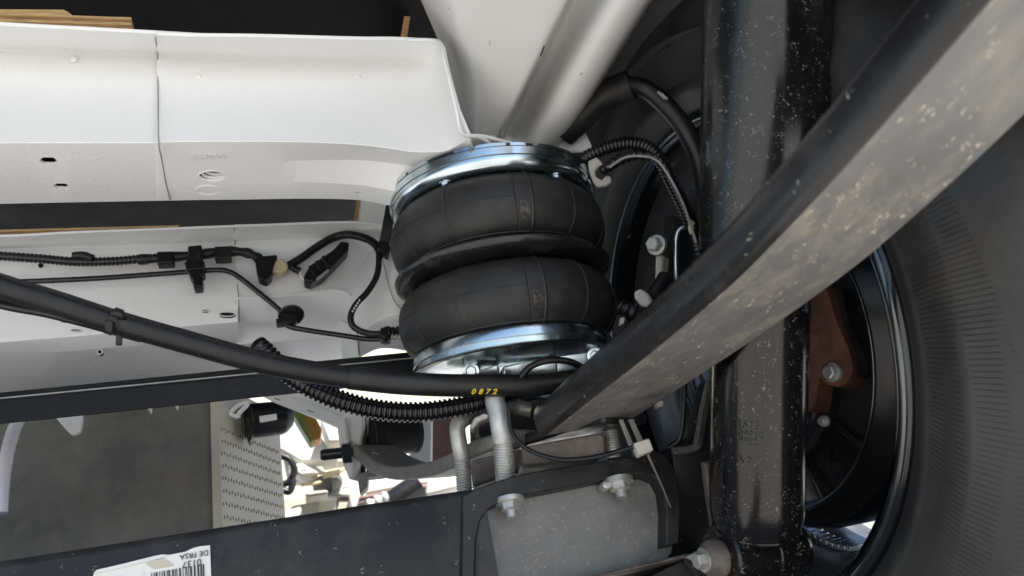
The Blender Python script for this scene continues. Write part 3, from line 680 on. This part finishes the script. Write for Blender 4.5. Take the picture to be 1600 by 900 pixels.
# torn paper label with bar code, upside down
lab = ppl('label', [(146, 897), (152, 890), (195, 881), (235, 872), (250, 867), (265, 867), (290, 862), (300, 857), (310, 854), (328, 852), (332, 960), (140, 985)], dict(y=.5985), (0, .001, 0), 'paper', ax, bev=0)
ppl('peeled_flap', [(150, 891), (200, 879), (240, 869), (252, 866.5), (262, 866.5), (250, 872), (200, 884), (146, 896)], dict(y=.5965), (0, .0008, 0), 'paper', lab, bev=0)
ppl('bare_patch', [(228, 881), (245, 874), (257, 873), (272, 884), (240, 889)], dict(y=.5978), (0, .0006, 0), 'shield', lab, bev=0)
x = 236.0; rr = random.Random(3)
while x < 317:
    wd = rr.choice((1.0, 1.3, 2.2, 2.8)); top_ = 895.5-(x-236)*.175
    ppl('bar', [(x, top_), (x+wd, top_-.2), (x+wd+2, top_+60), (x+2, top_+60)], dict(y=.5978), (0, .0005, 0), 'ink', lab, bev=0); x += wd+rr.choice((1.2, 1.8, 2.8))
lx = V(300, 870, y=.597)-V(318, 867, y=.597); ly = V(318, 880, y=.597)-V(318, 860, y=.597)
text('print', '0137', V(315, 873, y=.5976), lx, ly, .0065, 'ink', lab, .0002)
text('print', 'DE FRSA', V(326, 859.5, y=.5976), lx, ly, .0052, 'ink', lab, .0002)

# ------------------------------------------------------------------ spring saddle
sa = thing('spring_saddle', 'dusty black forged spring saddle on the axle with two grey bolts', 'bracket', V(900, 890, y=.57))
arch = [(722, 775), (738, 766), (800, 744), (860, 732), (930, 722), (1000, 711), (1022, 703), (1038, 708), (1052, 728), (1062, 762), (1063, 800), (1061, 848), (1041, 852), (1042, 800), (1038, 768), (1028, 748), (1010, 741), (970, 744), (900, 758), (830, 771), (790, 780), (764, 794), (750, 814), (744, 845), (741, 920), (722, 930)]
ar = ppl('arch_flange', arch, dict(y=.5488), (0, .05, 0), 'axle_paint', sa, bev=.0012)
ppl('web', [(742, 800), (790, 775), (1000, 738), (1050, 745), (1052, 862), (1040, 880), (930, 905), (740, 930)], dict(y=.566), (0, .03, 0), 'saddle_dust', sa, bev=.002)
ppl('lower_flange', [(700, 940), (930, 898), (1060, 868), (1120, 856), (1122, 861), (1062, 873), (932, 903), (705, 946)], dict(y=.546), (0, .03, -.001), 'block_steel', sa, bev=.001)  # flange edge, paler than the axle paint to stand for a sun glint
bolt('saddle_bolt', V(967, 752, y=.552), (-.1, -.1, -1), .017, 'galvanised', sa, h=.35, stub=.006)
bolt('saddle_bolt', V(797, 783, y=.552), (-.1, -.1, -1), .016, 'galvanised', sa, h=.35, stub=.006)
ppl('bolt_lug', [(942, 750), (958, 747), (962, 758), (950, 766), (942, 760)], dict(y=.549), (0, .012, 0), 'galvanised', sa, bev=.002)
# arm from the axle out to the wheel hub
am = thing('hub_arm', 'black forged arm between axle and wheel behind the shock absorber', 'suspension arm', V(1090, 850, d=.60))
ppl('arm_plate', [(1050, 700), (1070, 692), (1080, 640), (1090, 600), (1160, 560), (1180, 700), (1190, 860), (1120, 856), (1063, 862), (1055, 760)], dict(d=.60), (.02, .04, 0), 'axle_paint', am, bev=.006, rnd=10)
sweep('arm_edge', [V(1118, 560, d=.585), V(1100, 640, d=.585), V(1093, 680, d=.585), V(1085, 700, d=.585), V(1050, 706, d=.585)], [(-.003, -.003), (.003, -.003), (.003, .003), (-.003, .003)], EY, 'saddle_paint', am, bev=.001)
tube('arm_rib', [V(1070, 560, d=.595), V(1068, 640, d=.595), V(1062, 684, d=.595), V(1045, 700, d=.595)], .0025, 'axle_paint', am, seg=8)
sweep('arm_edge', [V(1108, 720, d=.575), V(1114, 770, d=.575), V(1121, 815, d=.575), V(1124, 850, d=.575)], [(-.006, -.004), (.006, -.004), (.006, .004), (-.006, .004)], EY, 'block_steel', am, bev=.002)
ppl('pale_lip', [(1072, 870), (1085, 864), (1128, 858), (1135, 860), (1120, 874), (1085, 876)], dict(d=.56), (.0, .012, 0), 'wrap', am, bev=.002, rnd=4)
ppl('lower_web', [(1005, 905), (1072, 872), (1110, 876), (1150, 930), (1000, 960)], dict(d=.575), (0, .02, 0), 'axle_paint', am, bev=.002)
tube('lower_rib', [V(1068, 874, d=.565), V(1085, 890, d=.565), V(1100, 915, d=.565)], .004, 'axle_paint', am, seg=8)

# ------------------------------------------------------------------ spacer block, U-bolts
sp = thing('spacer_block', 'brown grey steel spacer block between leaf spring and saddle', 'spacer', V(880, 722, d=.60))
ppl('block', [(812, 702), (818, 697), (930, 677), (940, 676), (946, 684), (946, 706), (940, 712), (830, 728), (815, 726)], dict(d=.60), (.01, .055, .002), 'block_steel', sp, bev=.002)
ppl('spring_pad', [(735, 718), (820, 700), (820, 735), (740, 760)], dict(d=.635), (.01, .05, 0), 'block_steel', sp, bev=.003)
ppl('clamp_plate', [(742, 650), (800, 625), (900, 612), (935, 640), (930, 690), (830, 715), (745, 730)], dict(d=.70), (.0, .03, 0), 'leaf_paint', sp, bev=.003)
GU = 'U-bolts clamping the leaf spring'
ub = thing('u_bolt', 'thicker galvanised U-bolt hooked over the leaf spring under the yellow numbered hose', 'U-bolt', V(787, 738, d=.597), GU)
tube('bar', [V(786, 692, d=.597), V(782, 665, d=.60), V(777, 640, d=.605), V(773, 622, d=.61), V(782, 607, d=.62), V(810, 600, d=.64), V(880, 598, d=.655), V(925, 606, d=.655), V(944, 632, d=.64), V(952, 668, d=.622)], .0083, 'galvanised', ub, seg=18)
tube('thread', [V(786, 690, d=.597), V(790, 750, d=.594)], .0084, 'galvanised', ub, seg=20, corr=(.0010, .0021))
tube('thread', [V(952, 664, d=.622), V(960, 716, d=.612)], .0068, 'galvanised', ub, seg=20, corr=(.0010, .0021))
ub = thing('u_bolt', 'thinner galvanised U-bolt nearest the front end of the leaf spring', 'U-bolt', V(725, 765, d=.65), GU)
tube('bar', [V(722, 716, d=.65), V(717, 690, d=.652), V(715, 668, d=.655), V(724, 655, d=.66), V(745, 648, d=.675), V(800, 636, d=.70), V(830, 640, d=.70)], .0072, 'galvanised', ub, seg=18)
tube('thread', [V(722, 714, d=.65), V(727, 775, d=.646)], .0072, 'galvanised', ub, seg=20, corr=(.001, .0022))
ck = ppl('hook_plate', [(733, 668), (740, 652), (756, 644), (764, 646), (764, 655), (750, 660), (738, 674)], dict(d=.645), (.003, .01, 0), 'galvanised', ub, bev=.0015)

# ------------------------------------------------------------------ cable tie
zt = thing('cable_tie', 'thin black cable tie with pale square head looped over the saddle', 'cable tie', V(1003, 700, d=.56))
tube('loop', [V(795, 640, d=.585), V(798, 668, d=.58), V(808, 688, d=.575), V(832, 706, d=.57), V(868, 717, d=.565), V(900, 718, d=.56), V(940, 712, d=.556), V(990, 698, d=.55)], .0018, 'black_plastic', zt, seg=10)
hd = [(990, 692), (1015, 684), (1022, 703), (998, 713)]
ppl('head', hd, dict(d=.546), (.001, .008, 0), 'pale_tape', zt, bev=.0012)
tube('tail', [V(1012, 710, d=.548), V(1030, 750, d=.545), V(1048, 793, d=.542)], .0012, 'block_steel', zt, seg=8, rf=lambda t: 1-.6*t)
for a, b in ((972, 988), (984, 1003)):
    sweep('strap', [V(a, 656, d=.567), V(b, 696, d=.551)], [(-.0026, -.0008), (.0026, -.0008), (.0026, .0008), (-.0026, .0008)], EY, 'galvanised', zt, bev=.0003)
sweep('strap', [V(977, 655, d=.566), V(994, 695, d=.55)], [(-.0016, -.0008), (.0016, -.0008), (.0016, .0008), (-.0016, .0008)], EY, 'black_plastic', zt)
ck = tag(ppl('spring_clip', [(1022, 632), (1030, 624), (1038, 626), (1036, 634), (1026, 638)], dict(d=.52), (.002, .006, 0), 'block_steel', bev=.001), 'tiny bright clip under the leaf spring edge', 'clip')

# ------------------------------------------------------------------ hoses and cables in front
hs = thing('brake_hose', 'thick black hose crossing the picture with yellow number 0872', 'hose', V(550, 592, d=.57))
hp = [(-120, 398, .50), (-30, 434, .51), (0, 447, .515), (90, 474, .525), (180, 503, .535), (290, 534, .548), (400, 564, .56), (480, 580, .57), (560, 592, .58)]
tube('braided_length', [V(a, b, d=c) for a, b, c in hp], .0088, 'braided', hs, seg=24, corr=(.00022, .0016))
tube('sleeve', [V(545, 590, d=.578), V(620, 598, d=.588), V(700, 602, d=.597), V(780, 602, d=.605), V(850, 600, d=.612), V(930, 590, d=.62)], .0093, 'hose_rubber', hs, seg=24)
k0 = V(733, 612, d=.594-.0), V(778, 612, d=.600)
cl0, cl1 = V(720, 602, d=.599), V(790, 602, d=.606); tdir = (cl1-cl0).normalized(); nrm = (CAM-cl0); nrm = (nrm-tdir*nrm.dot(tdir)).normalized(); bb = tdir.cross(nrm)*1.0
if bb.z < 0: bb = -bb
cu = bpy.data.curves.new('n', 'FONT'); cu.body = '0872'; cu.size = .0066; cu.extrude = .0002; cu.space_character = 1.75; cu.shear = .25; cu.offset = .00018
t = bpy.data.objects.new('n', cu); COL.objects.link(t); dg = bpy.context.evaluated_depsgraph_get(); dg.update()
me = bpy.data.meshes.new_from_object(t.evaluated_get(dg)); bpy.data.objects.remove(t)
base = cl0.lerp(cl1, (734-720)/70)
for v in me.vertices:
    a = (v.co.y-.0075)/.0093; r = .0093+v.co.z+.0002
    v.co = base+tdir*v.co.x+(nrm*math.cos(a)+bb*math.sin(a))*r-wloc(hs)
me.materials.append(M['yellow_print']); o = bpy.data.objects.new('printed_number', me); COL.objects.link(o); o.parent = hs
cl = thing('hose_clip', 'black band clip on the thick hose with a hanging tab', 'clip', V(180, 510, d=.53))
c0, c1 = V(172, 500, d=.5335), V(184, 504.5, d=.535)
tube('band', [c0, c1], .0101, 'black_plastic', cl, seg=28, n=2)
ppl('latch', [(168, 487), (180, 483), (190, 487), (192, 496), (172, 494)], dict(d=.525), (.002, .008, 0), 'black_plastic', cl, bev=.0015)
ppl('buckle', [(163, 499), (176, 501), (174, 521), (164, 518)], dict(d=.522), (.001, .004, 0), 'black_plastic', cl, bev=.001)
ppl('tab', [(181, 520), (191, 520), (190, 538), (180, 538)], dict(d=.535), (0, .003, 0), 'black_plastic', cl, bev=.0006)
for k, (o1, o2, lb) in enumerate(((464, 500, 'upper of the two thin black cables under the thick hose'), (476, 507, 'lower of the two thin black cables under the thick hose'))):
    tag(tube('thin_cable', [V(-100, o1-34+k*3, d=.55), V(0, o1, d=.555), V(70, (o1+o2)/2-2, d=.558), V(140, o2, d=.56), V(220, o2+22, d=.565)], .0032, 'conduit', seg=12), lb, 'cable', 'thin cables beside the hose')
tag(tube('conduit', [V(402, 540, d=.615), V(415, 551, d=.612), V(440, 575, d=.61), V(480, 602, d=.605), V(530, 625, d=.605), V(590, 640, d=.61), V(650, 644, d=.615), V(710, 637, d=.62), V(770, 622, d=.628), V(820, 604, d=.64)], .0087, 'conduit', seg=20, corr=(.0017, .0042)), 'glossy black corrugated conduit sagging under the numbered hose', 'conduit')

# ------------------------------------------------------------------ black bar across
rb0 = thing('stabiliser_bar', 'straight black steel angle bar across below the farther crossmember', 'bar', V(300, 610, y=.75))
pa, pb = V(-200, 643, y=.75), V(700, 552, y=.75)
sweep('upright_leg', [pa, pb], [(-.012, -.016), (-.009, -.016), (-.009, .010), (-.012, .010)], EZ, 'bar_black', rb0, bev=.0008)
pa2, pb2 = V(-200, 656, y=.735), V(700, 568, y=.735)
sweep('front_leg', [pa2, pb2], [(-.0015, -.016), (.0015, -.016), (.0015, .0065), (-.0015, .0065)], EZ, 'bar_black', rb0, bev=.001)
tube('bright_edge', [V(-200, 642, y=.733), V(700, 554, y=.733)], .0008, 'grey_bolt', rb0, seg=6)

# ------------------------------------------------------------------ brake pipe and harness on the farther crossmember
W = lambda a, b, y=.785: V(a, b, y=y)
bp = thing('brake_pipe', 'thin bent black brake pipe clipped along the farther crossmember', 'pipe', W(445, 500))
tube('pipe', [W(-120, 450), W(0, 442), W(150, 435), W(290, 425), W(335, 422), W(356, 424), W(375, 434), W(420, 470), W(438, 486), W(444, 500, .782), (W(452, 510, .78)), W(480, 516, .78), W(540, 525, .77), W(575, 530, .765), W(600, 529, .76), W(640, 522, .76)], .0030, 'pipe_coat', bp, seg=12)
lathe('clip_disc', W(455, 492, .783), (0, -.5, -.9), [(0, 0), (.014, 0), (.0145, .001), (.013, .0025), (0, .003)], 'black_plastic', bp, seg=28)
ppl('pipe_clip', [(440, 489), (462, 490), (464, 502), (450, 505), (432, 507), (431, 497), (438, 498)], dict(y=.772), (0, .01, 0), 'black_plastic', bp, bev=.001)
hn = thing('wire_harness', 'black taped wire harness with clips along the farther crossmember', 'wire harness', W(303, 420))
tube('conduit', [W(-120, 392), W(0, 400), W(60, 404), W(120, 409), W(180, 408), W(225, 404), W(260, 403)], .0052, 'conduit', hn, seg=14, corr=(.0008, .0042))
tube('taped_length', [W(215, 406), W(250, 403), W(310, 398), W(350, 393), W(380, 394), W(398, 400), W(412, 410)], .0056, 'black_plastic', hn, seg=12, rf=lambda t: 1+.12*math.sin(t*37))
tube('cap_knob', [W(115, 400, .781), W(130, 399, .779), W(145, 404, .78)], .0045, 'black_plastic', hn, seg=10)
for (a, b, w_, h_) in ((258, 402, 13, 9), (348, 394, 13, 9)):
    ppl('harness_clip', [(a-w_, b-h_), (a+w_, b-h_-1), (a+w_, b+h_-1), (a-w_, b+h_)], dict(y=.774), (0, .014, 0), 'black_plastic', hn, bev=.001)
ppl('bracket', [(293, 384), (315, 382), (315, 402), (319, 408), (319, 428), (313, 430), (317, 434), (316, 448), (302, 449), (301, 436), (296, 432), (290, 408), (294, 402)], dict(y=.768), (0, .016, 0), 'black_plastic', hn, bev=.0015)
ppl('bracket_step', [(288, 409), (317, 405), (318, 419), (291, 422)], dict(y=.764), (0, .006, 0), 'black_plastic', hn, bev=.001)
ppl('shroud', [(398, 402), (412, 400), (434, 398), (427, 415), (424, 430), (416, 438), (404, 434), (400, 420)], dict(y=.77), (0, .016, 0), 'black_plastic', hn, bev=.003, rnd=4)
ppl('tape_wrap', [(428, 406), (440, 404), (450, 411), (450, 421), (438, 426), (425, 424)], dict(y=.773), (0, .012, 0), 'tape_beige', hn, bev=.003, rnd=3)
tube('sensor_wire', [W(450, 416), W(470, 404), W(500, 383), W(525, 370), W(548, 367, .775), W(575, 374, .765), W(590, 384, .755), W(604, 386, .75)], .0050, 'black_plastic', hn, seg=12)
tube('wire_boot', [W(449, 413), W(460, 420), W(469, 424)], .0046, 'conduit', hn, seg=12, corr=(.0008, .003))
tube('white_wire', [W(468, 424), W(472, 434), W(480, 438), W(486, 432)], .0014, 'white_body', hn, seg=8)
cn = [(474, 432), (484, 414), (520, 390), (533, 376), (546, 378), (544, 390), (530, 404), (505, 430), (486, 441), (476, 438)]
co = ppl('connector', cn, dict(y=.764), (0, .02, 0), 'black_plastic', hn, bev=.002)
for f in (0, .25, .5):
    a, b = 482+40*f, 434-30*f
    ppl('latch_rib', [(a, b-18), (a+4, b-21), (a+14, b-5), (a+10, b-2)], dict(y=.7615), (0, .004, 0), 'black_plastic', co, bev=.0006)
ppl('latch_rib', [(494, 434), (512, 420), (514, 422), (496, 437)], dict(y=.7615), (0, .004, 0), 'grey_bolt', co, bev=.0004)
sweep('hanging_strap', [V(612, 318, y=.70), V(607, 345, y=.72), V(601, 378, y=.74)], [(-.006, -.0016), (.006, -.0016), (.006, .0016), (-.006, .0016)], EY, 'black_plastic', hn, bev=.001)
ppl('strap_knot', [(592, 376), (606, 372), (610, 386), (608, 398), (598, 392), (590, 388)], dict(y=.738), (0, .014, 0), 'black_plastic', hn, bev=.003, rnd=3)
al_ = thing('air_line', 'thin black air line with white print curving down to the air spring', 'air line', W(575, 522, .76))
tube('line', [W(588, 386, .752), W(592, 400, .75), W(589, 430, .75), W(575, 455, .752), W(556, 476, .755), W(548, 495, .757), W(553, 511, .758), W(575, 521, .757), W(605, 522, .75)], .0036, 'hose_rubber', al_, seg=12)
for k in range(6):
    a, b = 551+k*2.6, 486-k*4.2
    ppl('print_mark', [(a-1.4, b-1.2), (a+1.6, b-1.6), (a+1.6, b+1), (a-1.4, b+1.4)], dict(y=.7505), (0, .0008, 0), 'white_print', al_, bev=0)
ppl('line_clamp', [(594, 512), (606, 508), (614, 511), (614, 528), (604, 530), (594, 526)], dict(y=.742), (0, .018, 0), 'black_plastic', al_, bev=.002)
tube('fitting', [W(608, 520, .745), W(640, 514, .74)], .0058, 'black_plastic', al_, seg=12, corr=(.0018, .0045))
tube('spring_guard', [W(612, 526, .738), W(640, 528, .735)], .0035, 'grey_bolt', al_, seg=10, corr=(.0014, .004))

# ------------------------------------------------------------------ hoses at the wheel
wk = thing('brake_hose', 'dark flexible brake hose arching over from the rail to the wheel', 'hose', V(985, 130, d=.66))
tube('rubber_hose', [V(975, 133, d=.66), V(1010, 140, d=.66), V(1045, 170, d=.655), V(1072, 205, d=.65), V(1092, 250, d=.645), V(1104, 310, d=.64), V(1110, 380, d=.64)], .0085, 'hose_rubber', wk, seg=18)
tube('protective_sleeve', [V(880, 208, d=.69), V(905, 185, d=.68), V(940, 152, d=.67), V(986, 132, d=.66)], .0135, 'rubber', wk, seg=20)
ppl('white_marking', [(1028, 142), (1036, 146), (1044, 154), (1038, 153)], dict(d=.642), (0, .002, 0), 'grey_bolt', wk, bev=0)
wc = thing('sensor_cable', 'ribbed black sensor cable arching from the air spring to the wheel', 'cable', V(1000, 235, d=.64))
tube('ribbed_sleeve', [V(908, 252, d=.655), V(925, 241, d=.65), V(955, 229, d=.645), V(985, 224, d=.64), V(1012, 230, d=.635), V(1032, 250, d=.63), V(1050, 285, d=.625), V(1070, 325, d=.62), V(1085, 365, d=.615), V(1095, 410, d=.61), V(1100, 450, d=.61)], .0062, 'conduit', wc, seg=14, corr=(.0011, .0034))
tube('second_cable', [V(940, 268, d=.64), V(960, 255, d=.64), V(985, 244, d=.635), V(1010, 243, d=.632), V(1030, 250, d=.628), V(1048, 275, d=.622)], .0048, 'conduit', wc, seg=12, corr=(.0008, .006))
tube('pale_lead', [V(952, 262, d=.634), V(975, 247, d=.63), V(1000, 244, d=.627), V(1025, 250, d=.624), V(1045, 275, d=.618), V(1068, 320, d=.612), V(1088, 380, d=.606)], .0011, 'grey_bolt', wc, seg=6)
hk = tag(ppl('cable_clip', [(918, 252), (932, 245), (939, 252), (942, 258), (934, 260), (929, 267), (931, 276), (940, 281), (946, 274), (954, 275), (955, 284), (946, 290), (932, 292), (926, 284), (920, 268)], dict(d=.645), (.002, .003, 0), 'wrap', bev=.001), 'pale hook shaped metal clip holding the cable beside the air spring', 'clip')

# ------------------------------------------------------------------ fuel tank
tk = thing('fuel_tank', 'grey moulded fuel tank behind the axle with perforated heat shield', 'tank', V(200, 850, y=.98))
def TP(px, y, zz): p = V(px, 720, y=y); return Vector((p.x, p.y, CAM.z+zz))
zt_, zb_ = .375, .10
base_ = [TP(-500, .97, 0), TP(325, .95, 0), TP(336, .955, 0), TP(341, .97, 0), TP(341, 1.5, 0), TP(-500, 1.5, 0)]
plate('tank_body', [Vector((p.x, p.y, CAM.z+zb_)) for p in base_], (0, 0, zt_-zb_), 'tank_grey', tk, bev=.012, seg=4)
s0, s1, s2 = TP(331, .9525, 0), TP(345, .958, 0), TP(440, 1.10, 0)
sdir = (s2-s1).normalized(); sn = Vector((sdir.y, -sdir.x, 0))
plate('heat_shield', [Vector((p.x, p.y, CAM.z+.118)) for p in (s0-EY*.004, s1-EY*.006, s2, s2+EY*.004, s1+EY*.0, s0)], (0, 0, .26), 'shield', tk, bev=.0015)
vs, fs = [], []
for r in range(13):
    for c in range(24):
        t = (c+.6+.25*(r % 2))/25; zz = .13+.0155*r+.0015*(c % 2); p = s1.lerp(s2, t); p = Vector((p.x, p.y, CAM.z+zz))-EY*.006*(1-t)+sn*.0006
        i0 = len(vs); hw, hh = .0008, .0022
        vs += [p+sdir*a*hw+EZ*b*hh+sn*e for e in (0, -.002) for a, b in ((-.8, -1), (.8, -1), (1, .3), (.4, 1), (-.4, 1), (-1, .3))]
        fs += [tuple(range(i0, i0+6))]+[(i0+k, i0+(k+1) % 6, i0+6+(k+1) % 6, i0+6+k) for k in range(6)]
dm = obj('perforations', vs, fs, 'dimple', tk, smooth=False); dm['kind'] = 'stuff'
plate('shield_foot', [Vector((p.x, p.y, CAM.z+.108)) for p in (s0-EY*.006, s1-EY*.012, s2+EX*.012, s2+EY*.03, s0+EY*.03)], (0, 0, .012), 'cream', tk, bev=.003)
tag(tube('breather_tube', [V(50, 628, y=.86), V(30, 655, y=.85), V(16, 690, y=.84), V(6, 740, y=.84), V(1, 802, y=.84)], .0064, 'clear_tube', seg=16), 'translucent plastic breather tube hanging before the grey tank', 'tube')
wb = ppl('tank_bracket', [(62, 622), (118, 612), (127, 628), (129, 655), (125, 675), (112, 680), (100, 668)], dict(y=.83), (0, .006, 0), 'white_body', bev=.002, rnd=5)
tag(wb, 'large white triangular bracket hanging before the grey tank', 'bracket')
for px_, lb in (((220, 615), 'longer of the two small white fins under the black bar'), ((262, 612), 'shorter of the two small white fins under the black bar')):
    a, b = px_; f = 0 if a < 250 else 3
    tag(ppl('fin', [(a, b), (a+13, b-1), (a+13, b+20-f), (a+11, b+24-f)], dict(y=.84), (0, .02, 0), 'white_body', bev=.001), lb, 'fin', 'white fins under the bar')
lp = tag(tube('wire_loop', [V(372, 652, y=.92), V(361, 646, y=.92), V(370, 635, y=.92), V(383, 629, y=.92), V(386, 633, y=.92), V(374, 645, y=.92), V(372, 652, y=.92)], .0026, 'white_body', seg=8), 'small white sheet metal loop beside the perforated shield', 'loop')

# ------------------------------------------------------------------ front hanger, bush and parts ahead
fh = thing('front_hanger', 'white hanger bracket holding the front eye of the leaf spring', 'bracket', V(556, 750, d=.90))
ppl('hanger_plate', [(536, 640), (566, 645), (568, 668), (562, 690), (563, 715), (558, 742), (550, 750), (544, 748), (536, 725), (530, 690)], dict(d=.90), (.012, .02, 0), 'white_body', fh, bev=.002, rnd=8)
ppl('flange', [(525, 655), (538, 652), (543, 700), (551, 742), (546, 749), (537, 730), (530, 695)], dict(d=.89), (.004, .004, 0), 'white_body', fh, bev=.001)
bolt('hanger_bolt', V(548, 706, d=.892), (V(505, 711, d=.885)-V(548, 706, d=.892)), .026, 'pipe_coat', fh, h=.4, stub=.025, washer=False)
e0, e1 = V(568, 682, d=.925), V(652, 676, d=.965)
lathe('rubber_bush', e0, e1-e0, [(0, 0), (.022, 0), (.027, .002), (.027, .006), (.0255, .008), (.0255, .066), (.0265, .067), (.0265, .071), (.01, .0715)], 'rubber', fh, seg=40, angle=30)
ppl('bush_plate', [(564, 655), (572, 650), (574, 700), (570, 742), (563, 735)], dict(d=.905), (.004, .03, 0), 'axle_paint', fh, bev=.002)
ppl('wedge', [(575, 712), (582, 705), (640, 728), (600, 742), (572, 745)], dict(d=.875), (.002, .02, 0), 'front_leaf', fh, bev=.001)
ppl('tail_plate', [(558, 742), (575, 735), (574, 760), (562, 772)], dict(d=.895), (.003, .02, 0), 'front_leaf', fh, bev=.001)
ss = thing('sill_strip', 'pale slotted sheet metal strip running down to the front hanger', 'strip', V(560, 665, d=.93))
ppl('strip', [(372, 596), (420, 588), (470, 598), (566, 636), (566, 672), (545, 675), (500, 655), (430, 628)], dict(y=.90), (.0, .012, .002), 'white_body', ss, bev=.002)
for (a, b) in ((428, 621), (480, 640), (520, 644)):
    ppl('slot', [(a, b), (a+10, b+3.4), (a+10, b+5), (a, b+1.6)], dict(y=.8995), (0, .002, 0), 'dimple', ss, bev=0)
tube('fold_line', [V(400, 606, y=.898), V(470, 625, y=.898), V(545, 656, y=.898)], .0012, 'white_body', ss, seg=6)
bp_ = tag(ppl('red_panel', [(676, 640), (722, 640), (722, 740), (676, 728)], dict(y=1.15), (0, .02, 0), 'primer_brown', bev=.002), 'reddish brown panel behind the U-bolts', 'panel')
wp = tag(ppl('white_post', [(646, 640), (677, 640), (676, 726), (640, 735)], dict(y=1.12), (.0, .03, 0), 'white_body', bev=.004), 'white post between rubber bush and red brown panel', 'post')
cy = thing('filler_neck', 'black plastic filler neck with open square window above the shield', 'filler neck', V(420, 680, y=1.0))
c0, c1 = V(385, 658, y=1.0), V(450, 652, y=1.02)
lathe('neck', c0, c1-c0, [(.0, 0), (.021, 0), (.023, .002), (.023, .045), (.021, .052), (.014, .060), (0, .062)], 'black_plastic', cy, seg=36, angle=40)
ppl('hanging_lug', [(383, 650), (398, 655), (394, 685), (389, 691), (384, 680)], dict(y=.985), (0, .02, 0), 'black_plastic', cy, bev=.003, rnd=4)
ppl('pale_window', [(405, 650), (432, 646), (433, 655), (406, 660)], dict(y=.972), (0, .003, 0), 'white_body', cy, bev=.0008)
ob = thing('spring_wedge', 'orange and olive painted wedge among the sunlit white parts', 'wedge', V(490, 690, y=1.25))
ppl('orange_face', [(470, 640), (492, 650), (503, 670), (501, 685), (490, 688)], dict(y=1.25), (0, .04, 0), 'orange_part', ob, bev=.002)
ppl('olive_face', [(454, 640), (471, 641), (491, 689), (484, 690)], dict(y=1.245), (0, .04, 0), 'olive_part', ob, bev=.002)

# sunlit sheet metal of the cab far ahead
fw = thing('cab_underbody', 'overexposed cream white cab underbody seen far ahead between the parts', 'underbody', V(560, 830, y=1.9))
ppl('back_panel', [(330, 480), (780, 480), (780, 900), (330, 900)], dict(y=2.25), (0, .02, 0), 'cab_cream', fw, bev=0)
for pix, y, mt in (([(400, 640), (470, 640), (530, 720), (470, 722), (440, 705), (405, 700)], 1.72, 'cab_white'),
                   ([(440, 705), (470, 712), (520, 745), (500, 752), (450, 752)], 1.78, 'cab_white'),
                   ([(500, 690), (540, 690), (545, 722), (505, 728)], 1.82, 'cab_cream'),
                   ([(520, 752), (545, 728), (570, 760), (560, 776), (500, 776)], 1.74, 'cab_white'),
                   ([(440, 776), (700, 750), (700, 790), (440, 815)], 1.9, 'cab_cream'),
                   ([(455, 790), (500, 782), (502, 806), (450, 815)], 1.75, 'cab_cream'),
                   ([(525, 780), (550, 778), (550, 800), (525, 803)], 1.75, 'cab_cream'),
                   ([(572, 762), (600, 738), (720, 735), (722, 748), (640, 760), (560, 774)], 1.70, 'cab_white'),
                   ([(560, 775), (640, 760), (680, 752), (722, 742), (722, 750), (650, 768), (562, 782)], 1.66, 'primer_brown'),
                   ([(440, 800), (470, 790), (475, 812), (440, 818)], 1.7, 'cab_white'),
                   ([(668, 752), (720, 742), (722, 760), (664, 775)], 1.64, 'cab_white')):
    ppl('panel', pix, dict(y=y), (0, .05, 0), mt, fw, bev=.006)
for pix, y, mt in (([(455, 655), (520, 650), (528, 700), (500, 708), (462, 690)], 1.95, 'cab_white'), ([(500, 655), (536, 655), (536, 690), (512, 692)], 1.66, 'cab_white'),
                   ([(545, 772), (572, 765), (575, 800), (548, 805)], 1.70, 'cab_white'), ([(580, 775), (604, 770), (606, 795), (582, 798)], 1.80, 'cab_white'),
                   ([(610, 768), (640, 762), (642, 785), (612, 790)], 1.85, 'cab_cream'), ([(476, 768), (512, 764), (514, 772), (478, 777)], 1.66, 'cab_cream'),
                   ([(505, 735), (532, 730), (533, 734), (506, 740)], 1.64, 'tape_beige'), ([(448, 728), (470, 722), (500, 738), (470, 745)], 1.68, 'cab_white'),
                   ([(575, 642), (640, 640), (640, 652), (576, 656)], 1.7, 'cab_white')):
    ppl('panel', pix, dict(y=y), (0, .06, 0), mt, fw, bev=.006)
for a, b in ((545, 690), (520, 745), (535, 762), (590, 782), (560, 785), (470, 735)):
    ppl('slot', [(a, b), (a+9, b-2), (a+9, b-.5), (a, b+1.5)], dict(y=1.62), (0, .003, 0), 'dimple', fw, bev=0)
tube('grommet', [V(504, 760, y=1.70), V(520, 752, y=1.74)], .024, 'tank_grey', fw, seg=20)
tube('black_pipe', [V(610, 790, y=1.62), V(632, 775, y=1.62), V(655, 760, y=1.62)], .03, 'drum_black', fw, seg=20)
tube('coil', [V(576, 790, y=1.6), V(606, 775, y=1.6)], .014, 'galvanised', fw, seg=14, corr=(.004, .016))
for k, pts in enumerate(([(438, 712), (452, 718), (460, 735), (452, 752), (438, 758)], [(440, 765), (452, 768), (457, 755), (455, 745)])):
    tube('loom', [V(a, b, y=1.6) for a, b in pts], .007, 'black_plastic', fw, seg=10)
for pts in ([(488, 746), (520, 742), (545, 728)], [(470, 758), (505, 752), (530, 735)]):
    tube('seam', [V(a, b, y=1.70) for a, b in pts], .004, 'tape_beige', fw, seg=8)
